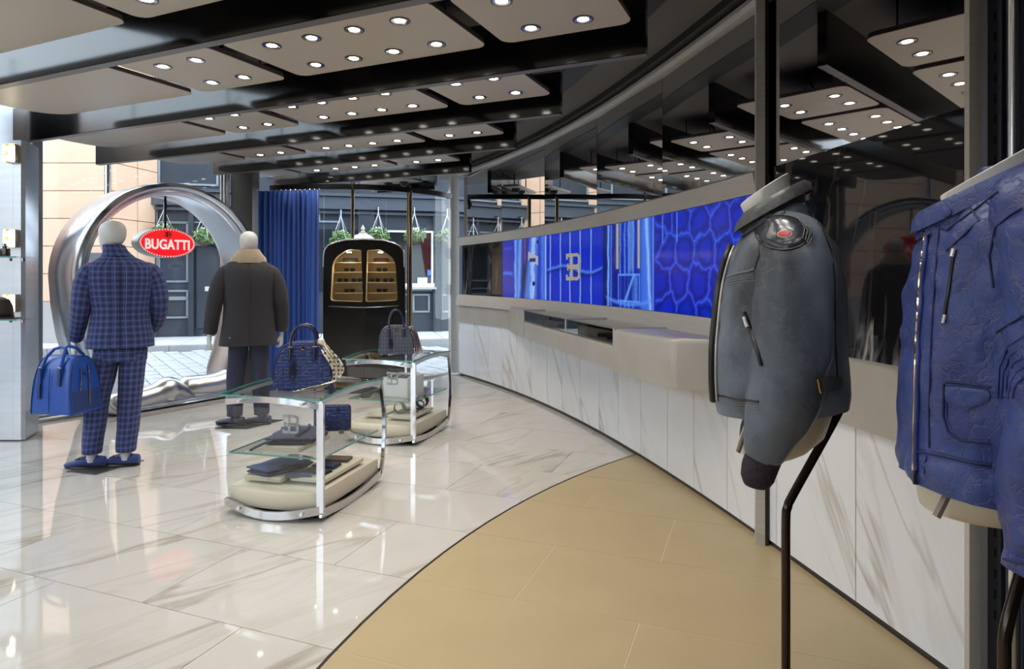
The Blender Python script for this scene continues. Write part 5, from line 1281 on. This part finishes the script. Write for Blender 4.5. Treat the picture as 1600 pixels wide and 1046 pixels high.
class Surf:
    """points on a finished garment, looked up along the sight line of a pixel"""
    def __init__(s,objs):
        s.t=[]
        bpy.context.view_layer.update()
        for o in objs:
            M_=o.matrix_world; s.t.append(BVHTree.FromPolygons([M_@v.co for v in o.data.vertices],[p.vertices[:] for p in o.data.polygons]))
    def hit(s,px,py,off=.002):
        d=P(px,py,1.0)-EYE; d.normalize(); best=None
        for t in s.t:
            h=t.ray_cast(EYE,d)
            if h[0] is not None and (best is None or h[3]<best[2]): best=(h[0],h[1],h[2] if False else h[3])
        if best is None: return None
        n=best[1]; n=n if n.dot(d)<0 else -n
        return best[0]+n*off,n
    def path(s,pts,off=.002,n=5):
        out=[]
        for i in range(len(pts)-1):
            for k in range(n):
                t=k/n; h=s.hit(pts[i][0]+(pts[i+1][0]-pts[i][0])*t,pts[i][1]+(pts[i+1][1]-pts[i][1])*t,off)
                if h: out.append(h[0])
        h=s.hit(*pts[-1],off)
        if h: out.append(h[0])
        return out
    def patch(s,poly,h0,h1,inner=6):
        """raised patch: outline and inner rings laid on the surface; returns MB in world coordinates"""
        cx=sum(p[0] for p in poly)/len(poly); cy_=sum(p[1] for p in poly)/len(poly); rings=[]
        for k,o in [(1.0,.0)]+[(1-.12*j/1.0 if j<2 else 1-.24-.76*(j-2)/(inner-2)*.93, h0+(h1-h0)*min(1,j/2)) for j in range(0,inner)]:
            r=[]
            for x,y in poly:
                q=s.hit(cx+(x-cx)*k,cy_+(y-cy_)*k,o)
                if q is None: q=s.hit(cx,cy_,o)
                r.append(q[0])
            rings.append(r)
        return MB().loft(rings)
def toworld(o,parent):         # parts built in world coordinates under an Empty that is placed and turned
    bpy.context.view_layer.update(); o.parent=parent; o.matrix_parent_inverse=parent.matrix_world.inverted(); return o
def bpart(mb,name,m_,parent,**k):
    o=mb.build(name,m_,None,**k); return toworld(o,parent)
def leathermat(name,c1,c2,c3,rough,sc,bstr,crk=.3):
    m=mat(name,c1,rough,spec=.45); nt,b=nodes_of(m); tc=N(nt,'TexCoord')
    n1=N(nt,'TexNoise'); n1.inputs['Scale'].default_value=sc; n1.inputs['Detail'].default_value=6; n1.inputs['Distortion'].default_value=.2; mpz=N(nt,'Mapping'); mpz.inputs['Scale'].default_value=(1,1,.45); nt.links.new(tc.outputs['Object'],mpz.inputs[0]); nt.links.new(mpz.outputs[0],n1.inputs['Vector'])
    n2=N(nt,'TexNoise'); n2.inputs['Scale'].default_value=sc*4.5; n2.inputs['Detail'].default_value=6; n2.inputs['Distortion'].default_value=.25; nt.links.new(tc.outputs['Object'],n2.inputs['Vector'])
    r=N(nt,'ValToRGB'); r.color_ramp.elements[0].position=.36; r.color_ramp.elements[1].position=.64; r.color_ramp.elements[0].color=(*c1,1); r.color_ramp.elements[1].color=(*c2,1); nt.links.new(n1.outputs['Fac'],r.inputs[0])
    a=math_(nt,'ABSOLUTE',math_(nt,'SUBTRACT',n2.outputs['Fac'],.5)); k=N(nt,'MapRange'); k.inputs[2].default_value=.035; k.inputs[3].default_value=crk; k.inputs[4].default_value=0; nt.links.new(a,k.inputs[0])
    mx=N(nt,'Mix',data_type='RGBA'); nt.links.new(k.outputs[0],mx.inputs[0]); nt.links.new(r.outputs[0],mx.inputs[6]); mx.inputs[7].default_value=(*c3,1); nt.links.new(mx.outputs[2],b.inputs['Base Color'])
    bp=N(nt,'Bump'); bp.inputs['Strength'].default_value=bstr; bp.inputs['Distance'].default_value=.006; h=math_(nt,'ADD',math_(nt,'MULTIPLY',k.outputs[0],-.5),n2.outputs['Fac']); nt.links.new(h,bp.inputs['Height']); nt.links.new(bp.outputs[0],b.inputs['Normal'])
    return m
M_lea=leathermat('worn_slate_leather',(.050,.056,.066),(.19,.235,.30),(.22,.24,.26),.40,4.2,.3,.16)
M_lea2=mat('slate_leather_trim',(.075,.082,.088),.32,bump=(60,.2)); M_lin=mat('black_lining',(.010,.009,.011),.4); M_knit=mat('plum_knit',(.022,.014,.026),.8,bump=(90,.5))  # slate trim colour lightened to carry the collar's highlight
M_sheen=mat('glossy_slate_leather',(.032,.038,.052),.24,spec=.6,bump=(22,.25)); M_stitch=mat('slate_stitch',(.16,.17,.18),.6)
M_bl=leathermat('washed_blue_leather',(.030,.048,.190),(.050,.080,.260),(.17,.155,.20),.42,7,.8,.34); M_bltrim=mat('blue_leather_trim',(.035,.055,.23),.45,bump=(40,.4)); M_blseam=mat('dark_blue_seam',(.012,.018,.075),.6)
M_bustw=mat('bust_cream',(.60,.55,.45),.45); M_bustdark=mat('bust_edge_taupe',(.22,.18,.15),.5); M_pole=mat('bronze_black_pole',(.045,.03,.024),.2,.8)
def clothside(keys): return keys
# ---------------- worn slate leather jacket
CX,CYd=1218,1.85; o3=P(CX,433,CYd); o3.z=0; u=CYd/F
f3=Vector((-.945,.325)); rz3=math.atan2(f3.y,f3.x)-R(90)
zz=lambda y,Y=CYd: H-(y-HY)/F*Y
t3=thing('jacket_form','slate grey leather jacket on a cream bust form with bent black pole','jacket display',o3,rz3); t3['kind']='thing'
K=[(zz(634),.000,.205,.176),(zz(600),.004,.215,.182),(zz(540),.008,.215,.178),(zz(450),.000,.210,.166),(zz(400),-.008,.200,.148),(zz(372),-.012,.172,.122),(zz(352),-.010,.118,.092),(zz(328),-.006,.09,.070),(zz(320),-.004,.075,.058)]
rr=crumple(ringlerp(K,9,64),.014,9,1)
rr=[[Vector(p) for p in r] for r in rr]
for r in rr[:6]:
    for p in r: p.z-= .055*max(0,p.y)/.17*-.0+.02*(abs(p.x)/.2)*0
def tilt(r,k): 
    for p in r: p.z-= -k*(-p.y)*1.0
for i,r in enumerate(rr[:14]):          # hem rises a little toward the back
    k=.10*(1-i/14)
    for p in r: p.z+= -k*p.y
torso=MB().loft(rr,cap=False).build('jacket_body',M_lea,t3,ang=80)
sp3=[(-.10,-.015,zz(358)),(-.165,-.018,zz(376)),(-.205,-.022,zz(416)),(-.222,-.020,zz(470)),(-.230,-.012,zz(540)),(-.228,.010,zz(610)),(-.222,.035,zz(660)),(-.218,.052,zz(688))]
SR_=[.040,.070,.086,.086,.084,.076,.056,.042]
sl=MB().loft(crumple(sleeve(sp3,SR_,40,0,.012),  .011,11,4,(1,1,.6)),cap=True).build('sleeve',M_lea,t3,ang=80)
sp3b=[(-x,y,z) for x,y,z in sp3]
MB().loft(crumple(sleeve(sp3b,SR_,32,1,.012),.007,11,9),cap=True).build('sleeve',M_lea,t3,ang=80)
for s_ in(-1,1): MB().loft(sleeve([(s_*.218,.050,zz(684)),(s_*.216,.060,zz(700)),(s_*.214,.066,zz(716)),(s_*.213,.069,zz(728))],[.040,.040,.037,.026],24,0,.0)).build('knit_cuff',M_knit,t3,ang=80)
# collar, neck
cr=[]
for zc,fo,wd in((344,.086,.094),(330,.086,.094),(314,.080,.088),(309,.084,.092),(318,.100,.106),(331,.106,.112)):
    ring=[]
    for k in range(40):
        a=2*math.pi*k/40; y=fo*math.cos(a); ring.append(Vector((wd*math.sin(a),y+.018,zz(zc)-.55*y)))
    cr.append(ring)
MB().loft(cr,cap=False).build('collar',M_lea2,t3,ang=80)
nk=[]
for hh_,k in((-.05,.85),(.02,.9),(.052,.95),(.054,.92)):
    nk.append([Vector((.066*k*math.cos(2*math.pi*j/28),.028+.068*k*math.sin(2*math.pi*j/28)+hh_*.25,zz(324)+hh_-.66*(.068*k*math.sin(2*math.pi*j/28)))) for j in range(28)])
MB().loft(nk).build('neck_block',M_white,t3,ang=50)
# bust underside below the hem and its pole
bu=[]
for q,(yc,cy0,a_,b_,tl) in enumerate(((612,-.02,.185,.130,.05),(640,-.028,.175,.108,.03),(675,-.008,.16,.108,.02),(698,.020,.13,.094,.0),(707,.036,.11,.080,-.02))):
    bu.append([Vector((a_*math.cos(2*math.pi*j/40),cy0+b_*math.sin(2*math.pi*j/40),zz(yc)-tl*b_*math.sin(2*math.pi*j/40))) for j in range(40)])
MB().loft(bu).build('bust_base',M_bustw,t3,ang=50)
S3=Surf([torso,sl]); St=Surf([torso]); Ss=Surf([sl])
pp=[P(1306,590,1.90),P(1312,618,1.90),P(1311,640,1.89),P(1300,664,1.89),P(1240,772,1.87),P(1231,792,1.86),P(1228,812,1.86),P(1228,900,1.86)]; e=P(1228,900,1.86); e.z=.012; 
bpart(MB().tube(smoothpath(pp,4)+[e],.0125,14),'pole',M_pole,t3,ang=80)
MB().lathe([(.0,0),(.19,0),(.19,.010),(.03,.016),(.02,.03),(.0,.03)],(0,0,0),32).build('foot_plate',M_pole,t3).matrix_world=Matrix.Translation((e.x,e.y,0))
bpart(MB().tube([P(1175,648,1.80),P(1153,707,1.80)],.01,4,sq=(.0075,.004)),'bust_edge',M_bustdark,t3)
# front edge: black lining strip with zip
ed=[(1166,352),(1152,376),(1142,402),(1132,436),(1126,480),(1121,540),(1120,590),(1122,626)]
pth=St.path(ed,.004,5); 
if len(pth)>3:
    pth=smoothpath(pth[::3]+[pth[-1]],3)
    bpart(MB().tube([p+Vector((-.006,.012,0)) for p in pth],.011,8),'lining_edge',M_lin,t3,ang=80)
    bpart(MB().tube(pth,.0035,6),'front_zip',M_steel,t3)
def seam(pts,r,name,m_,par=None,S_=None,off=.001): 
    q=(S_ or S3).path(pts,off,4)
    if len(q)>2: return bpart(MB().tube(q,r,6),name,m_,par or t3,ang=80)
seam([(1136,434),(1152,428),(1172,424),(1180,420)],.003,'chest_seam',M_stitch)
seam([(1180,420),(1186,400),(1186,360)],.0025,'chest_seam',M_lin)
for dy in(3,7,11): seam([(1136,436+dy),(1152,431+dy),(1180,427+dy)],.0009,'stitch_line',M_stitch)
z1=seam([(1163,488),(1172,512),(1182,542),(1190,572)],.0055,'pocket_zip',M_lin)
seam([(1166,496),(1176,526),(1186,556)],.0018,'zip_teeth',M_steel)
h=S3.hit(1168,506,.008)
if h: bpart(MB().tube([S3.hit(1164,496,.007)[0],S3.hit(1167,503,.009)[0],S3.hit(1170,511,.009)[0]],[.0045,.004,.0055],8),'zip_pull',M_silver,t3)
for y in(0,4,8,12): seam([(1122,619+y),(1150,625+y),(1186,628+y)],.0011,'hem_stitch',M_stitch)
seam([(1122,618),(1150,624),(1186,628)],.003,'hem_seam',M_lin)
# quilted shoulder patch with the small red oval
el=[(1222+43*math.cos(2*math.pi*k/30)*.98+3*math.sin(2*math.pi*k/30),364+27*math.sin(2*math.pi*k/30)) for k in range(30)]
pt=bpart(S3.patch(el,.0005,.007),'shoulder_patch',M_sheen,t3,ang=60)
bpart(MB().tube(S3.path(el+[el[0]],.002,1),.0022,6),'patch_piping',M_lin,t3)
for k in range(4): seam([(1246+6*k,345+4*k),(1256+4.5*k,360+4*k),(1254+3*k,376+3*k)],.0018,'patch_rib',M_lea2,off=.008)
el=[(1227+9.5*math.cos(2*math.pi*k/24),368.5+5*math.sin(2*math.pi*k/24)) for k in range(24)]
bpart(S3.patch(el,.0085,.010),'red_badge',mat('badge_red',(.60,.05,.06),.4),t3)
el=[(1227+10.8*math.cos(2*math.pi*k/24),368.5+6*math.sin(2*math.pi*k/24)) for k in range(24)]
bpart(S3.patch(el,.0078,.0085),'badge_rim',mat('badge_rim',(.55,.50,.5),.4),t3)
seam([(1262,330),(1284,356),(1298,392),(1304,440),(1304,520),(1308,590)],.0025,'back_seam',M_lin)
seam([(1224,318),(1226,334),(1205,340),(1186,352)],.0018,'yoke_seam',M_lin)
# side tab with brass buckle
q=[S3.hit(x,y,.004) for x,y in((1277,590),(1296,588),(1310,590),(1312,606),(1298,606),(1280,610))]
if all(q): bpart(MB().loft([[p[0] for p in q],[p[0]+p[1]*.006 for p in q]]),'side_tab',M_lea2,t3)
q=S3.path([(1273,590),(1277,612)],.009,3)
if len(q)>1: bpart(MB().tube(q,.0038,8),'brass_buckle',M_brass,t3)

# ---------------- washed blue leather jacket
CX,CYd=1566,1.30; o4=P(CX,433,CYd); o4.z=0
f4=Vector((-.90,.43)); rz4=math.atan2(f4.y,f4.x)-R(90)
t4=thing('jacket_form','washed blue leather jacket on a bust form at the right edge of the view','jacket display',o4,rz4); t4['kind']='thing'
zz=lambda y,Y=1.30: H-(y-HY)/F*Y
K=[(zz(756),.000,.20,.172),(zz(700),.004,.205,.175),(zz(600),.006,.205,.172),(zz(500),.002,.205,.164),(zz(430),.0,.20,.156),(zz(380),-.002,.192,.150),(zz(345),-.008,.17,.132),(zz(315),-.016,.125,.102),(zz(285),-.026,.085,.078),(zz(262),-.032,.072,.066)]
rr=crumple(ringlerp(K,9,72),.017,11,21,(1,1,.6),.6)
for i,r in enumerate(rr[:14]):
    k=.12*(1-i/14)
    for p in r: p.z+= -k*p.y*0+ .10*(1-i/14)*p.y*.5
torso4=MB().loft(rr,cap=False).build('jacket_body',M_bl,t4,ang=80)
sp4=[(-.09,-.035,zz(322)),(-.150,-.040,zz(330)),(-.198,-.048,zz(375)),(-.224,-.052,zz(450)),(-.236,-.048,zz(540)),(-.240,-.034,zz(640)),(-.238,-.022,zz(740)),(-.236,-.016,zz(800)),(-.235,-.014,zz(820))]
SR4=[.05,.078,.086,.086,.084,.076,.066,.058,.056]
sl4=MB().loft(crumple(sleeve(sp4,SR4,44,0,.014),.015,13,7,(1,1,.9),.7),cap=True).build('sleeve',M_bl,t4,ang=80)
MB().loft(crumple(sleeve([(-x,y,z) for x,y,z in sp4],SR4,32,1,.014),.011,13,17),cap=True).build('sleeve',M_bl,t4,ang=80)
cr=[]
for zc,fo,wd in((322,.130,.118),(300,.130,.116),(282,.124,.108),(278,.128,.110),(288,.137,.118),(308,.139,.122)):
    ring=[]
    for k in range(44):
        a=2*math.pi*k/44; y=fo*math.cos(a); ring.append(Vector((wd*math.sin(a),y+.018,zz(zc)-.50*y)))
    cr.append(ring)
cr=crumple(cr,.006,14,3)
cl4=MB().loft(cr,cap=False).build('collar',M_bl,t4,ang=80)
nk=[]
for hh_,k in((-.05,.85),(.02,.9),(.048,.95),(.050,.92)):
    nk.append([Vector((.080*k*math.cos(2*math.pi*j/28),.012+.098*k*math.sin(2*math.pi*j/28),zz(297)+hh_-.56*(.105*k*math.sin(2*math.pi*j/28)))) for j in range(28)])
MB().loft(nk).build('neck_block',M_white,t4,ang=50)
bu=[]
for q,(yc,cy0,a_,b_,tl) in enumerate(((715,.0,.18,.150,.05),(748,.006,.165,.142,.06),(780,.022,.13,.125,.04),(800,.030,.11,.112,.02),(802,.03,.10,.10,.02))):
    bu.append([Vector((a_*math.cos(2*math.pi*j/40),cy0+b_*math.sin(2*math.pi*j/40),zz(yc)-tl*b_*math.sin(2*math.pi*j/40))) for j in range(40)])
MB().loft(bu).build('bust_base',M_bustw,t4,ang=50)
S4=Surf([torso4,sl4]); T4=Surf([torso4])
bpart(MB().tube([P(1486,762,1.22),P(1463,808,1.22)],.01,4,sq=(.0065,.004)),'bust_edge',M_bustdark,t4)
e=o4+Vector((.17,.10,0)); bpart(MB().tube(smoothpath([e+Vector((-.02,.02,.98)),e+Vector((0,.02,.92)),e+Vector((-.1,-.03,.72)),e+Vector((-.12,-.04,.66))],4)+[e+Vector((-.12,-.04,.012))],.0125,14),'pole',M_pole,t4,ang=80)
MB().lathe([(.0,0),(.19,0),(.19,.010),(.03,.016),(.02,.03),(.0,.03)],(0,0,0),32).build('foot_plate',M_pole,t4).matrix_world=Matrix.Translation((e.x-.12,e.y-.04,0))
def seam4(pts,r,name,m_,off=.001,S_=None):
    q=(S_ or S4).path(pts,off,4)
    if len(q)>2: return bpart(MB().tube(q,r,6),name,m_,t4,ang=80)
pth=T4.path([(1452,352),(1450,372),(1446,400),(1443,430),(1440,480),(1437,540),(1435,600),(1433,660),(1432,735)],.003,5)
if len(pth)>4:
    pth=smoothpath(pth[::3]+[pth[-1]],3); bpart(MB().tube(pth,.006,8),'front_edge',M_bltrim,t4,ang=80); bpart(MB().tube([p+Vector((-.005,.0,0)) for p in pth],.0022,6),'front_zip',M_brass,t4)
    e=pth[-1]; bpart(MB().tube([e,e+Vector((-.004,-.004,-.012)),e+Vector((-.003,-.004,-.026))],[.0045,.003,.0045],8),'zip_pull',M_dark,t4)
seam4([(1468,352),(1462,420),(1456,520),(1452,640),(1452,700)],.0018,'placket_seam',M_blseam)
seam4([(1493,391),(1489,412),(1483,455),(1475,504)],.0035,'chest_zip',M_dark)
seam4([(1493,389),(1490,402)],.004,'zip_pull',M_silver,.004); seam4([(1478,492),(1475,505)],.003,'zip_end',M_silver,.003)
seam4([(1436,346),(1480,360),(1520,330),(1560,300)],.002,'collar_seam',M_blseam)
seam4([(1498,300),(1530,345),(1480,392)],.002,'yoke_seam',M_blseam)
# flap pocket
po=[(1478,603),(1512,606),(1545,610),(1548,618),(1546,626),(1512,640),(1479,625),(1477,614)]
bpart(T4.patch(po,.004,.006),'pocket_flap',M_bl,t4,ang=50)
seam4([(1478,597),(1512,600),(1548,605)],.0022,'pocket_seam',M_blseam)
seam4([(1475,600),(1474,650),(1482,676),(1500,688),(1548,694)],.0022,'pocket_seam',M_blseam); seam4([(1479,630),(1480,655),(1487,672),(1505,682),(1546,687)],.0012,'stitch_line',M_bltrim)
for y in(0,): seam4([(1433,706),(1470,712),(1510,722),(1548,728)],.0025,'hem_seam',M_blseam)
for dy in(-5,4): seam4([(1436,706+dy),(1470,712+dy),(1510,722+dy),(1548,728+dy)],.001,'stitch_line',M_bltrim)
for x,y in((1446,717),(1444,735)):
    h=T4.hit(x,y,.001)
    if h:
        m=MB(); m.lathe([(.0,0),(.0068,.0),(.0068,.0025),(.004,.004),(.0,.004)],(0,0,0),16); o=m.build('snap',M_bltrim,None); o.matrix_world=Matrix.Translation(h[0])@h[1].to_track_quat('Z','Y').to_matrix().to_4x4(); toworld(o,t4)
h=Surf([cl4,torso4]).hit(1480,332,.001)
if h:
    o=MB().lathe([(.0,0),(.009,.0),(.009,.003),(.005,.005),(.0,.005)],(0,0,0),16).build('collar_snap',M_bltrim,None); o.matrix_world=Matrix.Translation(h[0])@h[1].to_track_quat('Z','Y').to_matrix().to_4x4(); toworld(o,t4)
# quilted ribs round the sleeve's elbow, armhole and cuff seams
for k in range(5): seam4([(1558+6*k,622-8*k*0+20*(0)-0-(0)),(1560+6*k,575-6*k+14*k),(1575+4*k,540+14*k),(1598,526+16*k)],.0028,'elbow_rib',M_bltrim,.0)
seam4([(1556,520),(1580,506),(1598,494)],.002,'sleeve_seam',M_blseam); seam4([(1552,450),(1546,400),(1556,355),(1580,335),(1598,325)],.002,'armhole_seam',M_blseam)
seam4([(1551,868),(1575,876),(1598,882)],.002,'cuff_seam',M_blseam); 
# ================================================================== RIGHT EDGE: slotted upright, chrome tube, curtain
t=thing('slotted_upright','dark slotted metal shelving upright at the right edge','upright',(1.540,2.08,0)); t['kind']='thing'
m=MB(); m.box((0,0,ZC/2),(.042,.03,ZC-.01)); m.build('rail',mat('dark_upright',(.10,.105,.13),.3,.6),t,smooth=False)
m=MB()
for k in range(40): m.box((.003,-.0152,.35+.066*k),(.008,.002,.030))
m.build('slot_row',M_dark,t,smooth=False,kind='stuff')
t=thing('chrome_tube','vertical polished tube beside the slotted upright','tube',(1.588,2.05,0)); t['kind']='thing'
MB().tube([(0,0,0),(0,0,ZC-.01)],.018,14).build('tube',M_polish,t); MB().lathe([(.0,0),(.024,0),(.024,.01),(.018,.012),(.0,.012)],(0,0,0),16).build('flange',M_polish,t)
curtain('navy_curtain','dark navy curtain hanging at the extreme right edge behind the blue jacket',Vector((1.615,2.17,0)),Vector((1.80,1.85,0)),.02,2.9,7,.02,mat('navy_velvet',(.006,.012,.06),.5,sheen=.3))
# ================================================================== LEFT EDGE: lit shelves on the column
M_glow=mat('lamp_glow',(1,1,1),.3,emit=(1,.86,.58),es=22); M_lampbox=mat('lamp_box',(.55,.47,.34),.25,.6)
yc=5.60
for y,lb in((240,'topmost'),(373,'middle'),(474,'lowest')):
    p=P(18,y,yc); t=thing('twin_spotlight',lb+' twin spotlight box glowing on the pale steel column at left edge','lamp',p,0,'twin spotlights up the left column'); t['kind']='thing'
    m=MB(); m.loft([[Vector((x,yy,z)) for x,z in rrect(.104,.158,.008,2)] for yy in(.018,-.03)],cap=False); m.box((0,.014,0),(.10,.006,.154)); m.build('housing',M_lampbox,t)
    for dz in(.037,-.037):
        o=MB().lathe([(.0,-.004),(.034,-.004),(.030,.006),(.0,.010)],(0,0,0),18).build('lamp',M_glow,t); o.location=(0,-.014,dz); o.rotation_euler=(R(90),0,0)
for y,lb in((402,'upper'),(500,'lower')):
    p=P(10,y,5.35); t=thing('glass_shelf',lb+' small glass shelf beside the left steel column','glass shelf',p); t['kind']='thing'
    MB().box((-.10,.06,0),(.44,.22,.01)).build('glass',M_glassg,t,smooth=False); MB().box((-.1,-.0505,0),(.44,.003,.0105)).build('front_edge',M_glassedge,t,smooth=False)
    m=MB()
    for x in(-.06,.05): m.lathe([(.0,-.03),(.014,-.03),(.014,-.006),(.0,-.006)],(x,.12,0),10)
    m.build('bracket',M_chrome,t)
p=P(0,388,5.35); t=thing('dark_bottle','dark perfume bottle on the upper glass shelf at left edge','bottle',(p.x,p.y+.05,P(0,402,5.35).z+.006)); t['kind']='thing'
MB().loft([[Vector((x*k,y*k,z)) for x,y in rrect(.07,.05,.012,3)] for z,k in((0,.95),(.004,1),(.06,1),(.068,.9),(.07,.4),(.085,.4))]).build('bottle_body',mat('bottle_dark',(.05,.035,.02),.1),t); MB().lathe([(.0,.085),(.014,.085),(.014,.11),(.0,.11)],(0,0,0),12).build('cap',M_chrome,t)
p=P(-2,460,5.35); t=thing('brown_hat','brown rounded hat on the lower glass shelf at left edge','hat',(p.x-.03,p.y+.06,P(0,500,5.35).z+.006)); t['kind']='thing'
MB().lathe([(.14,.0),(.14,.005),(.09,.012),(.085,.10),(.06,.16),(.02,.18),(.0,.18)],(0,0,0),24).build('crown',mat('hat_brown',(.06,.035,.025),.6),t)
MB().lathe([(.0905,.014),(.0915,.02),(.0905,.04),(.0885,.04)],(0,0,0),24,cap=False).build('hat_band',M_dark,t)
